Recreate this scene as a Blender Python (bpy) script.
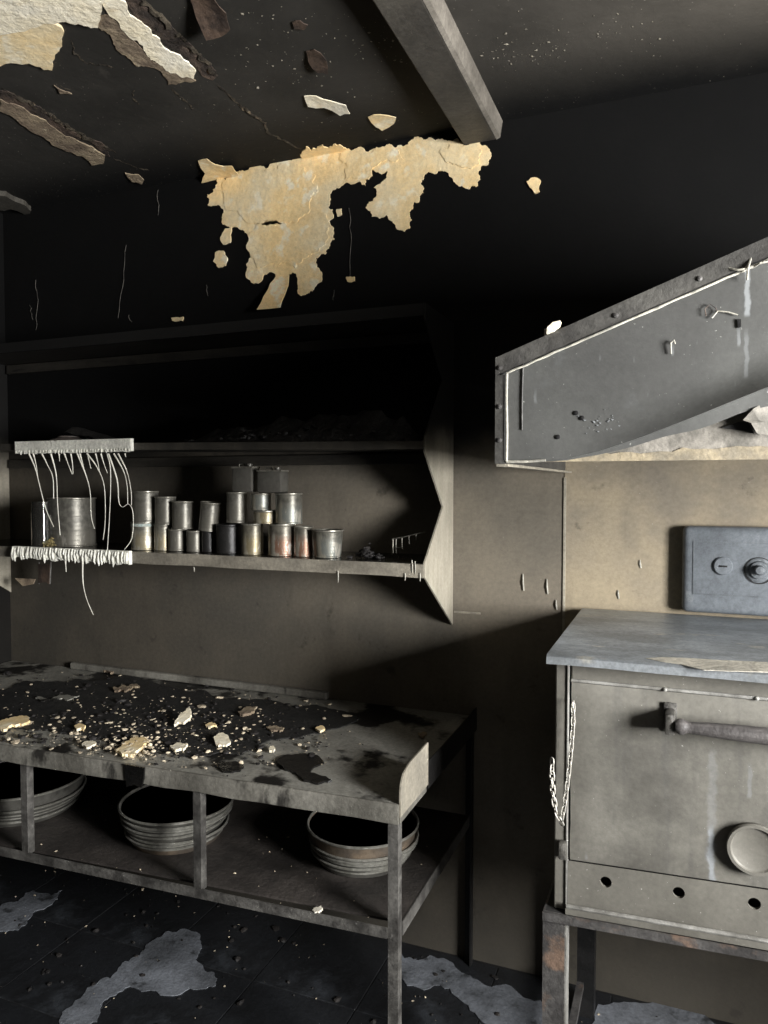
import bpy, bmesh, math, random
import numpy as np
from mathutils import Vector, Matrix, noise as mnoise
from mathutils.geometry import tessellate_polygon

for _o in list(bpy.data.objects): bpy.data.objects.remove(_o)
SC = bpy.context.scene
COL = SC.collection
random.seed(7)

# ------------------------------------------------------------------ camera
F = 735.0
YAW = math.radians(21.8)
PITCH = math.atan(28 / F)
CAM = Vector((0, -2.358, 1.6))
cd = bpy.data.cameras.new('camera'); cam = bpy.data.objects.new('camera', cd); COL.objects.link(cam)
cd.sensor_fit = 'VERTICAL'; cd.sensor_height = 36; cd.lens = F / 1024 * 36; cd.clip_start = .02
cam.location = CAM
cam.rotation_euler = (math.pi / 2 - PITCH, 0, YAW)
SC.camera = cam
# ------------------------------------------------------------------ world and daylight
wd = bpy.data.worlds.new('daylight_sky'); SC.world = wd; wd.use_nodes = True
bg = wd.node_tree.nodes['Background']; bg.inputs[0].default_value = (.75, .86, 1, 1); bg.inputs[1].default_value = 1.0
WX = 1.95                                            # plane of the right-hand wall
WIN = dict(y0=-2.34, y1=-1.46, z0=1.0, z1=2.20)     # window opening in it
ld = bpy.data.lights.new('window_daylight', 'AREA'); ld.shape = 'RECTANGLE'
ld.size = .87; ld.size_y = 1.18; ld.energy = 225; ld.color = (1, .99, .98)
lo = bpy.data.objects.new('window_daylight', ld); COL.objects.link(lo)
lo.location = (WX + .07, (WIN['y0'] + WIN['y1']) / 2, (WIN['z0'] + WIN['z1']) / 2)
lo.rotation_euler = Vector((-1, 0, 0)).to_track_quat('-Z', 'Z').to_euler()
vs = SC.view_settings
vs.view_transform = 'Standard'; vs.look = 'None'; vs.gamma = 1; vs.use_curve_mapping = False
vs.exposure = 1.06

# ------------------------------------------------------------------ pixel -> place
_fw = Vector((-math.sin(YAW) * math.cos(PITCH), math.cos(YAW) * math.cos(PITCH), -math.sin(PITCH)))
_rt = Vector((math.cos(YAW), math.sin(YAW), 0)); _up = _rt.cross(_fw)
def ray(x, y): return _fw + _rt * ((x - 384) / F) - _up * ((y - 512) / F)
def onY(x, y, Y): r = ray(x, y); return CAM + r * ((Y - CAM.y) / r.y)
def onZ(x, y, Z): r = ray(x, y); return CAM + r * ((Z - CAM.z) / r.z)
def onX(x, y, X): r = ray(x, y); return CAM + r * ((X - CAM.x) / r.x)

# ------------------------------------------------------------------ materials
MATS = {}
class NT:
    def __init__(s, name):
        s.m = bpy.data.materials.new(name); s.m.use_nodes = True
        s.t = s.m.node_tree; s.t.nodes.clear()
        s.out = s.n('ShaderNodeOutputMaterial'); s.b = s.n('ShaderNodeBsdfPrincipled')
        s.l(s.b.outputs[0], s.out.inputs[0])
        s.tc = s.n('ShaderNodeTexCoord').outputs['Object']
        MATS[name] = s.m
    def n(s, k): return s.t.nodes.new(k)
    def l(s, a, b): s.t.links.new(a, b)
    def put(s, sock, v):
        if hasattr(v, 'node'): s.l(v, sock)
        elif isinstance(v, (tuple, list)) and len(v) == 3 and sock.type == 'RGBA': sock.default_value = (*v, 1)
        else: sock.default_value = v
    def noise(s, scale, detail=4, rough=.6, vec=None, dist=0):
        q = s.n('ShaderNodeTexNoise'); q.inputs['Scale'].default_value = scale
        q.inputs['Detail'].default_value = detail; q.inputs['Roughness'].default_value = rough
        q.inputs['Distortion'].default_value = dist
        s.l(vec if vec is not None else s.tc, q.inputs['Vector']); return q.outputs['Fac']
    def stretch(s, sc):
        q = s.n('ShaderNodeMapping'); q.inputs['Scale'].default_value = sc; s.l(s.tc, q.inputs['Vector']); return q.outputs[0]
    def step(s, v, a, b):
        q = s.n('ShaderNodeMapRange'); q.interpolation_type = 'SMOOTHSTEP'
        s.put(q.inputs['Value'], v); q.inputs['From Min'].default_value = a; q.inputs['From Max'].default_value = b
        return q.outputs[0]
    def mix(s, f, a, b):
        q = s.n('ShaderNodeMix'); q.data_type = 'RGBA'
        s.put(q.inputs[0], f); s.put(q.inputs[6], a); s.put(q.inputs[7], b); return q.outputs[2]
    def mul(s, col, f, lo, hi):
        r = s.n('ShaderNodeMapRange'); s.put(r.inputs['Value'], f); r.inputs['From Min'].default_value = .25 if hi > 1 else 0; r.inputs['From Max'].default_value = .75 if hi > 1 else 1
        r.inputs['To Min'].default_value = lo; r.inputs['To Max'].default_value = hi
        q = s.n('ShaderNodeMix'); q.data_type = 'RGBA'; q.blend_type = 'MULTIPLY'; q.inputs[0].default_value = 1
        s.put(q.inputs[6], col); s.l(r.outputs[0], q.inputs[7]); return q.outputs[2]
    def math(s, op, a, b=0):
        q = s.n('ShaderNodeMath'); q.operation = op; s.put(q.inputs[0], a); s.put(q.inputs[1], b); return q.outputs[0]
    def xyz(s):
        q = s.n('ShaderNodeSeparateXYZ'); s.l(s.tc, q.inputs[0]); return q.outputs
    def bump(s, h, strength, dist=.01):
        q = s.n('ShaderNodeBump'); q.inputs['Strength'].default_value = strength; q.inputs['Distance'].default_value = dist
        s.l(h, q.inputs['Height']); s.l(q.outputs[0], s.b.inputs['Normal'])
    def fin(s, col, rough=.7, metal=0, spec=.4):
        s.put(s.b.inputs['Base Color'], col); s.put(s.b.inputs['Roughness'], rough)
        s.put(s.b.inputs['Metallic'], metal); s.b.inputs['Specular IOR Level'].default_value = spec
        return s.m

def stains(t, col, lst, colour):
    X, Y, Z = t.xyz()
    for xc, w_, z0, z1, amt in lst:          # a run of dried liquid: centre, half width, bottom, top
        xw = t.math('ABSOLUTE', t.math('SUBTRACT', t.math('ADD', X, t.math('MULTIPLY', t.math('SUBTRACT', t.noise(30, 3, .6), .5), w_ * 2.5)), xc))
        m = t.math('MULTIPLY', t.step(xw, w_, w_ * .3), t.math('MULTIPLY', t.step(Z, z0, z0 + .008), t.step(Z, z1, z1 - .03)))
        col = t.mix(t.math('MULTIPLY', m, amt), col, colour)
    return col
def simple(name, a, b, scale=8, rough=.7, metal=0, bump=.25, bs=60, lo=.35, hi=.65, c=None, cs=20, clo=.62, chi=.72, spec=.4, st=None, speck=None, spk=.7, mott=.45, fine=.28, runs=None):
    t = NT(name)
    v = t.stretch(st) if st else None
    col = t.mix(t.step(t.noise(scale, 6, .62, v), lo, hi), a, b)
    if c: col = t.mix(t.step(t.noise(cs, 5, .6, v), clo, chi), col, c)
    if speck: col = t.mix(t.step(t.noise(160, 2, .5), spk, spk + .03), col, speck)
    col = t.mul(col, t.noise(2.6, 4, .6), 1 - mott, 1 + mott); col = t.mul(col, t.noise(95, 3, .7), 1 - fine, 1 + fine)
    if runs: col = stains(t, col, runs, (.30, .315, .32))
    if bump: t.bump(t.noise(bs, 5, .65), bump)
    return t.fin(col, rough, metal, spec)

SOOT = (.0034, .0034, .0033)
# sooty wall: clean-ish below shoulder height, black above
def wall_material(name, tan, grey, z0, z1):
    t = NT(name); X, Y, Z = t.xyz()
    n1 = t.noise(2.2, 5, .6); n2 = t.noise(9, 6, .65); n3 = t.noise(5, 5, .6, t.stretch((2.2, 2.2, .5)))
    col = t.mix(t.step(n1, .35, .68), tan, grey)
    col = t.mix(t.math('MULTIPLY', t.step(n3, .5, .75), .22), col, tuple(c * .45 for c in grey))
    col = t.mix(t.math('MULTIPLY', t.step(n2, .60, .70), .5), col, (.035, .031, .026))
    col = t.mul(col, t.noise(70, 4, .7), .85, 1.15)
    col = t.mix(t.step(t.noise(130, 2, .5), .755, .785), col, (.34, .31, .26))
    col = t.mul(col, t.step(t.math('ADD', X, t.math('MULTIPLY', n1, .6)), -1.9, -.3), .45, 1.0)      # painted falloff of the window light, darker towards the left corner
    foot_tone = t.step(t.math('ADD', Z, t.math('MULTIPLY', t.noise(3.5, 5, .65), .5)), .80, .35)      # darker uneven band along the foot of the wall
    col = t.mix(t.math('MULTIPLY', foot_tone, .75), col, (.04, .037, .031))
    zz = t.math('ADD', Z, t.math('MULTIPLY', t.math('SUBTRACT', n1, .5), .18))
    s = t.step(zz, z0, z1)
    soot = t.mix(t.step(n2, .4, .7), SOOT, (.0042, .0041, .0040))
    col = t.mix(s, col, soot)
    t.bump(t.noise(45, 6, .7), .12)
    return t.fin(col, .85, 0, .15)
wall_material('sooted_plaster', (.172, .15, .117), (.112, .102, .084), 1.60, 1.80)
wall_material('scorched_sheet', (.31, .26, .18), (.185, .163, .13), 1.58, 2.1)
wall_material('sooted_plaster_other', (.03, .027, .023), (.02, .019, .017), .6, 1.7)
def ceiling_material():
    t = NT('sooted_ceiling'); X, Y, Z = t.xyz()
    n1 = t.noise(2.5, 5, .6); n2 = t.noise(11, 6, .65)
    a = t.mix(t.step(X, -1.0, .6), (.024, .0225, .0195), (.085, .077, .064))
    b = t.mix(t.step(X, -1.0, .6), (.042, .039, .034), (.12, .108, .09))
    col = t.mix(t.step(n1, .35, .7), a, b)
    col = t.mix(t.step(n2, .62, .8), col, (.06, .054, .046))
    edge = t.step(t.math('ADD', Y, t.math('MULTIPLY', n1, .25)), -.25, .1)      # blackens along the wall joint
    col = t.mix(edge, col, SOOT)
    col = t.mix(t.step(t.noise(120, 2, .5), .735, .76), col, (.22, .2, .17))
    t.bump(t.noise(24, 5, .6), .10, .02)
    return t.fin(col, .75, 0, .25)
ceiling_material()
def panel_material(name, a, b, z0, z1):      # soot thickens upwards, with the hood's shadow painted into the black
    t = NT(name); X, Y, Z = t.xyz()
    col = t.mix(t.step(t.noise(6, 5, .6, t.stretch((3, 3, .6))), .35, .65), a, b)
    col = t.mul(col, t.noise(3), .8, 1.2); col = t.mul(col, t.noise(90), .85, 1.15)
    zz = t.math('ADD', Z, t.math('MULTIPLY', t.math('SUBTRACT', t.noise(5), .5), .16))
    col = t.mix(t.step(zz, z0, z1), col, (.008, .0077, .0072))
    t.bump(t.noise(60), .12); t.fin(col, .6, 0, .25)
panel_material('end_panel', (.34, .31, .25), (.26, .24, .19), .46, .68)      # heights above the foot of the shelf
panel_material('shelf_wood', (.06, .054, .044), (.04, .037, .031), .5, .8)
simple('cream_plaster', (.92, .68, .34), (.86, .72, .46), 5, .9, 0, .4, 26, c=(.94, .84, .62), cs=17, clo=.54, chi=.66, mott=.2, fine=.15)
simple('pale_plaster', (.92, .82, .60), (.95, .89, .73), 7, .9, 0, .5, 40, c=(.70, .59, .40), cs=12, clo=.58, chi=.7, mott=.15, fine=.12)
simple('broken_lath', (.34, .27, .18), (.16, .12, .085), 10, .9, 0, .7, 50, c=(.5, .42, .3), cs=26)
simple('charred_lath', (.10, .07, .052), (.03, .023, .019), 14, .8, 0, .9, 50)
simple('peel_edge', (.13, .108, .078), (.04, .034, .028), 24, .7, 0, .4, 50)
simple('thread_grey', (.16, .15, .13), (.06, .056, .05), 30, .7, 0, 0)
simple('burnt_paint', (.022, .019, .016), (.01, .0095, .009), 14, .6, 0, .5, 50)
simple('soot_crust', (.016, .015, .0135), (.007, .007, .0065), 14, .75, 0, .5, 50)
simple('brown_paint', (.075, .05, .035), (.03, .022, .018), 20, .7, 0, .4, 50)
simple('sooted_beam', (.07, .064, .053), (.045, .041, .035), 6, .6, 0, .25, 40, c=(.10, .095, .085), cs=60, clo=.68, chi=.72)
simple('beam_edge', (.19, .172, .145), (.12, .108, .09), 9, .6, 0, .3, 40)
simple('sooted_shelf', (.03, .027, .022), (.018, .0165, .014), 6, .5, 0, .2, 50, c=(.012, .011, .01), cs=9, st=(1, 4, 4))
simple('shelf_gloss', (.03, .027, .022), (.018, .0165, .014), 6, .16, 0, .1, 50)
simple('shelf_front', (.22, .20, .16), (.13, .118, .096), 5, .5, 0, .2, 60, c=(.02, .019, .017), cs=7, clo=.6, chi=.7, st=(1, 4, 2))
simple('weathered_sheet', (.30, .272, .215), (.21, .192, .155), 6, .55, 0, .15, 60, st=(3, 3, .5), mott=.25)
simple('burnt_rubble', (.014, .013, .012), (.006, .006, .006), 30, .5, 0, .8, 80)
simple('melted_plastic', (.80, .79, .70), (.64, .63, .56), 16, .6, 0, .5, 70, c=(.03, .03, .028), cs=18, clo=.70, chi=.74)
simple('melted_strand', (.80, .78, .68), (.6, .58, .5), 16, .5, 0, 0)
simple('tar', (.008, .0075, .007), (.004, .004, .004), 20, .18, 0, .4, 40, spec=.6)
simple('galvanised_sheet', (.34, .33, .29), (.22, .212, .185), 5, .5, .25, .2, 50, c=(.012, .011, .010), cs=5, clo=.5, chi=.58)
simple('table_lip', (.23, .22, .19), (.13, .123, .105), 8, .5, .2, .25, 50, c=(.03, .028, .025), cs=11, clo=.56, chi=.68, st=(1, 1, .4))
simple('angle_iron', (.15, .144, .132), (.055, .052, .048), 16, .5, .3, .3, 60, c=(.26, .25, .235), cs=30, clo=.64, chi=.75)
simple('lower_tray', (.05, .043, .038), (.022, .019, .017), 6, .6, 0, .3, 60)
simple('pan_steel', (.10, .097, .085), (.045, .043, .038), 12, .5, .35, .2, 60, c=(.02, .019, .017), cs=16, clo=.6, chi=.75)
simple('pan_rim', (.24, .235, .21), (.12, .117, .10), 14, .42, .4, .2, 60, c=(.06, .057, .05), cs=12)
simple('pan_rusty', (.13, .10, .07), (.06, .05, .04), 12, .5, .3, .25, 60)
simple('hood_sheet', (.105, .106, .10), (.08, .08, .076), 3.5, .5, .15, .06, 120, c=(.13, .135, .134), cs=9, clo=.6, chi=.8, mott=.2, fine=.1, speck=(.27, .27, .25), spk=.735, runs=[(-0.1939, 0.0060, 0.2461, 0.3417, 0.80), (-0.2062, 0.0040, 0.1957, 0.2404, 0.50), (-0.1936, 0.0050, 0.1398, 0.2343, 0.35), (-0.5553, 0.0040, 0.1112, 0.1493, 0.30), (-0.4378, 0.0020, 0.1858, 0.2042, 0.60), (-0.3122, 0.0030, 0.1869, 0.2154, 0.50), (-0.3781, 0.0015, 0.1785, 0.1966, 0.60), (-0.2728, 0.0015, 0.2037, 0.2178, 0.60), (-0.3532, 0.0015, 0.1158, 0.1302, 0.60), (-0.2108, 0.0020, 0.1269, 0.1408, 0.70)])
simple('hood_flange', (.085, .082, .074), (.045, .043, .04), 12, .55, .2, .25, 50)
simple('sealant', (.46, .44, .37), (.26, .25, .215), 20, .6, 0, .3, 60)
simple('insulation_board', (.27, .25, .215), (.135, .126, .108), 24, .85, 0, .2, 90, c=(.10, .09, .08), cs=16, clo=.62, chi=.74)
simple('insulation_edge', (.34, .285, .19), (.2, .175, .13), 20, .85, 0, .2, 90)
simple('white_streak', (.26, .275, .285), (.17, .175, .172), 22, .7, 0, .3, 50)
simple('stove_enamel', (.142, .135, .116), (.102, .097, .083), 4.5, .5, .1, .06, 120, c=(.19, .184, .16), cs=7, clo=.6, chi=.8, mott=.25, fine=.12, speck=(.36, .35, .32), spk=.745)
def door_material():
    t = NT('stove_door')
    col = t.mix(t.step(t.noise(4, 6, .62), .35, .65), (.160, .153, .132), (.104, .099, .086))
    q = t.n('ShaderNodeVectorMath'); q.operation = 'DISTANCE'; q.inputs[1].default_value = (-.335, -.305, .885)
    wv = t.stretch((1, 1, 1)); t.l(wv, q.inputs[0])
    d = t.math('ADD', q.outputs['Value'], t.math('MULTIPLY', t.noise(5), .05))
    ring = t.math('SINE', t.math('MULTIPLY', d, 120)); fade = t.step(d, .22, .03)
    f = t.math('ADD', t.math('MULTIPLY', t.math('MULTIPLY', ring, fade), .045), .5)
    col = t.mul(col, f, .55, 1.45)
    col = t.mix(t.math('MULTIPLY', t.step(t.noise(6, 5, .6, t.stretch((4, 4, .3))), .52, .72), .45), col, (.085, .083, .078))
    col = t.mix(t.step(t.noise(150, 2, .5), .735, .765), col, (.34, .33, .30))
    col = stains(t, col, [(-0.2427, 0.0120, 0.7390, 1.0402, 0.22), (-0.2421, 0.0085, 0.7364, 0.8722, 0.85), (-0.1710, 0.0060, 0.9322, 1.0177, 0.30), (-0.5044, 0.0040, 0.7334, 0.7614, 0.40)], (.27, .285, .295))
    col = t.mul(col, t.noise(3.2, 5, .65), .62, 1.38); col = t.mul(col, t.noise(80, 3, .7), .85, 1.15)
    t.bump(t.noise(120, 4, .6), .05)
    t.fin(col, .5, .1)
door_material()
simple('stove_top', (.28, .30, .315), (.18, .193, .198), 4.5, .38, .3, .12, 60, c=(.40, .38, .32), cs=8, clo=.62, chi=.75, st=(1, 2, 1))
simple('stove_edge', (.27, .265, .245), (.15, .145, .13), 12, .5, .15, .25, 60, c=(.42, .42, .40), cs=24, clo=.66, chi=.74)
simple('stove_inner', (.012, .0115, .011), (.02, .019, .018), 8, .7, 0, .2, 50)
simple('pale_coating', (.62, .58, .48), (.48, .45, .38), 16, .75, 0, .3, 60)
simple('worn_iron', (.11, .105, .1), (.055, .052, .05), 12, .5, .3, .3, 60, c=(.22, .15, .11), cs=9, clo=.55, chi=.68)
simple('black_iron', (.018, .0175, .0175), (.01, .01, .01), 12, .5, .2, .2, 60)
simple('handle_wood', (.10, .092, .088), (.06, .055, .053), 14, .55, 0, .3, 80, st=(.4, 4, 4))
simple('handle_bracket', (.10, .095, .083), (.04, .038, .035), 18, .55, .2, .5, 60, c=(.25, .24, .21), cs=40)
simple('chain_steel', (.62, .60, .54), (.35, .33, .29), 40, .45, .35, .2, 60)
simple('control_box', (.145, .16, .175), (.105, .116, .127), 6, .45, .05, .12, 90, c=(.24, .255, .262), cs=13, clo=.62, chi=.76)
simple('control_dial', (.15, .163, .176), (.10, .11, .118), 12, .4, .2, .2, 60)
simple('floor_tile', (.018, .0195, .022), (.008, .0083, .009), 3, .45, 0, .3, 40, c=(.045, .05, .057), cs=2.2, clo=.55, chi=.75)
simple('floor_screed', (.012, .012, .0125), (.007, .007, .007), 6, .7, 0, .4, 40)
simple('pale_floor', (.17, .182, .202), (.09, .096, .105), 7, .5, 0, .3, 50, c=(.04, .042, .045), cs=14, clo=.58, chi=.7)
simple('ash_crumb', (.66, .57, .42), (.34, .28, .2), 40, .9, 0, 0)
simple('char_crumb', (.020, .017, .015), (.009, .008, .008), 40, .7, 0, 0)
simple('window_paint', (.5, .5, .48), (.35, .35, .33), 8, .6, 0, .1, 60)
simple('yellow_sponge', (.36, .29, .12), (.16, .13, .06), 60, .8, 0, .8, 90)
simple('mesh_cloth', (.035, .032, .028), (.018, .016, .014), 120, .8, 0, .9, 160, c=(.09, .085, .075), cs=130, clo=.6, chi=.65)
simple('plate_enamel', (.17, .145, .125), (.10, .085, .075), 10, .45, 0, .1, 60)
def can_material(name, top, low, a1, a2):
    t = NT(name); X, Y, Z = t.xyz()
    rnd = t.n('ShaderNodeObjectInfo').outputs['Random']
    n = t.noise(26, 5, .65, t.stretch((1.3, 1.3, .35))); n2 = t.noise(55, 4, .6)
    base = t.mix(t.step(n2, .35, .65), top, tuple(c * .6 for c in top))
    lowc = t.mix(t.step(n, .42, .56), low, a1); lowc = t.mix(t.step(n, .60, .66), lowc, a2)
    zf = t.math('ADD', Z, t.math('MULTIPLY', t.math('SUBTRACT', n, .5), .12))
    col = t.mix(t.step(zf, .085, .045), base, lowc)
    t.bump(t.noise(14, 3, .5, t.stretch((.2, .2, 9))), .25, .004)
    t.fin(col, .42, .5)
can_material('tin_grey', (0.15, 0.143, 0.122), (0.17, 0.16, 0.136), (0.129, 0.122, 0.102), (0.245, 0.231, 0.197))
can_material('tin_bright', (0.204, 0.194, 0.16), (0.354, 0.333, 0.272), (0.258, 0.224, 0.15), (0.422, 0.408, 0.36))
can_material('tin_rust', (0.15, 0.139, 0.112), (0.313, 0.292, 0.238), (0.184, 0.102, 0.068), (0.408, 0.394, 0.354))
can_material('tin_teal', (0.15, 0.143, 0.119), (0.272, 0.255, 0.204), (0.163, 0.17, 0.153), (0.381, 0.36, 0.306))
can_material('tin_gold', (0.163, 0.15, 0.116), (0.313, 0.286, 0.218), (0.204, 0.17, 0.102), (0.408, 0.388, 0.326))
simple('tin_dark', (.022, .021, .02), (.015, .0145, .014), 20, .4, .3, .2, 60)
simple('tin_rim', (.30, .285, .24), (.15, .143, .12), 40, .38, .55, .1, 60)
simple('jerry_tin', (.13, .125, .108), (.085, .08, .07), 12, .42, .35, .15, 60)
simple('teal_paint', (.30, .36, .34), (.42, .42, .36), 40, .7, 0, .3, 60)
t = NT('window_glass')
t.b.inputs['Base Color'].default_value = (.95, .97, .97, 1); t.b.inputs['Roughness'].default_value = 0
t.b.inputs['Transmission Weight'].default_value = 1; t.b.inputs['IOR'].default_value = 1.01
t = NT('smoked_glass')
t.b.inputs['Base Color'].default_value = (.30, .29, .26, 1); t.b.inputs['Roughness'].default_value = .05
t.b.inputs['Transmission Weight'].default_value = .95

# ------------------------------------------------------------------ mesh helpers
def root_loc(p):
    while p.parent: p = p.parent
    return p.location
def obj(name, bm, mat, parent=None, smooth=False, kind=None, normals=True):
    if normals: bmesh.ops.recalc_face_normals(bm, faces=bm.faces)
    me = bpy.data.meshes.new(name)
    if parent is not None:
        bmesh.ops.translate(bm, verts=bm.verts, vec=-root_loc(parent))
    bm.to_mesh(me); bm.free()
    me.materials.append(MATS[mat])
    if smooth:
        me.shade_smooth()
        if smooth != 'all': me.set_sharp_from_angle(angle=math.radians(38))
    o = bpy.data.objects.new(name, me); COL.objects.link(o)
    if parent is not None: o.parent = parent
    if kind: o['kind'] = kind
    return o
def origin(o, loc):
    loc = Vector(loc); o.data.transform(Matrix.Translation(-loc)); o.location = loc
def tag(o, label, cat, group=None):
    o['label'] = label; o['category'] = cat
    if group: o['group'] = group
    return o
def thing(name, label, cat, loc=(0, 0, 0), group=None):
    o = bpy.data.objects.new(name, None); COL.objects.link(o); o.location = loc; o.empty_display_size = .05
    return tag(o, label, cat, group)
def B(): return bmesh.new()
def add_box(bm, x0, x1, y0, y1, z0, z1, bev=0, rot=None, seg=2):
    r = bmesh.ops.create_cube(bm, size=1)
    vsx = r['verts']
    for v in vsx: v.co = Vector(((x0 + x1) / 2 + v.co.x * (x1 - x0), (y0 + y1) / 2 + v.co.y * (y1 - y0), (z0 + z1) / 2 + v.co.z * (z1 - z0)))
    if rot: bmesh.ops.rotate(bm, verts=vsx, cent=rot[0], matrix=rot[1])
    if bev:
        es = list({e for v in vsx for e in v.link_edges})
        bmesh.ops.bevel(bm, geom=es, offset=bev, segments=seg, affect='EDGES', profile=.5)
    return bm
def box(*a, **k): return add_box(B(), *a, **k)
def add_tube(bm, pts, r, n=8, caps=True):
    pts = [Vector(p) for p in pts]
    rs = r if isinstance(r, (list, tuple)) else [r] * len(pts)
    rings = []; ref = None
    for i, p in enumerate(pts):
        d = (pts[min(i + 1, len(pts) - 1)] - pts[max(i - 1, 0)]).normalized()
        if ref is None: ref = d.orthogonal().normalized()
        u = (ref - d * ref.dot(d)).normalized(); ref = u; w = d.cross(u)
        rings.append([bm.verts.new(p + (u * math.cos(a) + w * math.sin(a)) * rs[i]) for a in [2 * math.pi * k / n for k in range(n)]])
    for a, b in zip(rings, rings[1:]):
        for k in range(n): bm.faces.new((a[k], a[(k + 1) % n], b[(k + 1) % n], b[k]))
    if caps: bm.faces.new(rings[0][::-1]); bm.faces.new(rings[-1])
    return bm
def tube(*a, **k): return add_tube(B(), *a, **k)
def add_lathe(bm, prof, c=(0, 0, 0), n=28, axis='Z', wob=0):
    c = Vector(c); rings = []
    for r, h in prof:
        ring = []
        for k in range(n):
            a = 2 * math.pi * k / n
            rr = r * (1 + wob * math.sin(2 * a + 1) + wob * .6 * math.sin(3 * a + 2.4)) if wob else r
            x, y = rr * math.cos(a), rr * math.sin(a)
            p = Vector((x, y, h)) if axis == 'Z' else (Vector((x, h, y)) if axis == 'Y' else Vector((h, x, y)))
            ring.append(bm.verts.new(c + p))
        rings.append(ring)
    for a, b in zip(rings, rings[1:]):
        for k in range(n): bm.faces.new((a[k], a[(k + 1) % n], b[(k + 1) % n], b[k]))
    bm.faces.new(rings[0][::-1]); bm.faces.new(rings[-1])
    return bm
def lathe(*a, **k): return add_lathe(B(), *a, **k)
def add_slab(bm, pts, off, jitter=None):
    """Solid plate: outline pts (3D, planar) and the same outline moved by off."""
    pts = [Vector(p) for p in pts]; off = Vector(off)
    a = [bm.verts.new(p) for p in pts]; b = [bm.verts.new(p + off) for p in pts]
    for tri in tessellate_polygon([pts]):
        try:
            bm.faces.new([a[i] for i in tri]); bm.faces.new([b[i] for i in reversed(tri)])
        except ValueError: pass
    n = len(pts)
    for i in range(n):
        try: bm.faces.new((a[i], a[(i + 1) % n], b[(i + 1) % n], b[i]))
        except ValueError: pass
    return bm
def slab(*a, **k): return add_slab(B(), *a, **k)
def ragged(px, it=2, amt=.16, rng=random):
    """Break up a pixel outline so that its edge looks torn."""
    for _ in range(it):
        q = []
        for i, p in enumerate(px):
            p2 = px[(i + 1) % len(px)]
            dx, dy = p2[0] - p[0], p2[1] - p[1]
            s = rng.uniform(-amt, amt)
            q += [p, ((p[0] + p2[0]) / 2 - dy * s, (p[1] + p2[1]) / 2 + dx * s)]
        px = q
    return px
CEIL = 2.755
def on_wall(px, y=0.0): return [onY(a, b, y) for a, b in px]
def on_ceil(px, z=CEIL): return [onZ(a, b, z) for a, b in px]
def curl_plate(bm, outline, nrm, thick, lift):
    """A torn flake: plate fan-subdivided, bowed away from the surface towards its rim. lift(p)->metres along nrm."""
    add_slab(bm, outline, nrm * thick)
    bmesh.ops.subdivide_edges(bm, edges=[e for e in bm.edges if e.calc_length() > .05], cuts=2, use_grid_fill=True)
    for v in bm.verts: v.co += nrm * lift(v.co)
    return bm
def rock(bm, c, s, rng, flat=.6):
    r = bmesh.ops.create_icosphere(bm, subdivisions=1, radius=1) if s > .006 else None
    M = Matrix.Rotation(rng.uniform(0, 6.3), 3, 'Z') @ Matrix.Rotation(rng.uniform(-.4, .4), 3, 'X')
    sc = Vector((s * rng.uniform(.6, 1.3), s * rng.uniform(.5, 1), s * flat * rng.uniform(.5, 1.1)))
    if r: vv = r['verts']
    else:
        vv = [bm.verts.new(p) for p in ((1, 0, 0), (-1, 0, 0), (0, 1, 0), (0, -1, 0), (0, 0, 1), (0, 0, -1))]
        for i, j, k in ((0, 2, 4), (2, 1, 4), (1, 3, 4), (3, 0, 4), (2, 0, 5), (1, 2, 5), (3, 1, 5), (0, 3, 5)):
            bm.faces.new((vv[i], vv[j], vv[k]))
    for v in vv:
        p = Vector((v.co.x * sc.x, v.co.y * sc.y, v.co.z * sc.z)) * rng.uniform(.75, 1.2)
        v.co = M @ p + Vector(c)
def struct(o): o['kind'] = 'structure'; return o

# ================================================================== the room
LX, FY = -2.70, -3.7
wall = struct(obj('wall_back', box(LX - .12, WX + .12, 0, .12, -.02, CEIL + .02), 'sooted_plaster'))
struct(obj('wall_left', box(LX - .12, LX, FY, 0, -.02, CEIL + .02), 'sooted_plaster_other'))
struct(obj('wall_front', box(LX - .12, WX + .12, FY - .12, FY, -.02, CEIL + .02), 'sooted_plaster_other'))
bm = B()
w = WIN
for y0, y1, z0, z1 in ((FY, w['y0'], -.02, CEIL + .02), (w['y1'], 0, -.02, CEIL + .02), (w['y0'], w['y1'], -.02, w['z0']), (w['y0'], w['y1'], w['z1'], CEIL + .02)):
    add_box(bm, WX, WX + .12, y0, y1, z0, z1)
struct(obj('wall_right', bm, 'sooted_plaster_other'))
ceil = struct(obj('ceiling', box(LX - .12, WX + .12, FY - .12, .12, CEIL, CEIL + .1), 'sooted_ceiling'))
floor = struct(obj('floor', box(LX - .12, WX + .12, FY - .12, .12, -.12, -.002), 'floor_screed'))
# floor tiles, each its own piece, joints recessed
TS = .36
bmt = box(-TS / 2 + .0015, TS / 2 - .0015, -TS / 2 + .0015, TS / 2 - .0015, -.01, 0, bev=.0015, seg=1)
tile0 = obj('tile', bmt, 'floor_tile', floor)
rt_ = random.Random(3); first = True
ix = 0
y = -TS / 2 - .01
while y > FY + TS / 2:
    x = LX + TS / 2 + .01
    while x < WX - TS / 2:
        o = tile0 if first else tile0.copy()
        if not first: COL.objects.link(o); o.parent = floor
        first = False
        o.location = (x, y, rt_.uniform(-.001, .001)); o.rotation_euler = (rt_.uniform(-.003, .003), rt_.uniform(-.003, .003), 0)
        x += TS
    y -= TS
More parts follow.
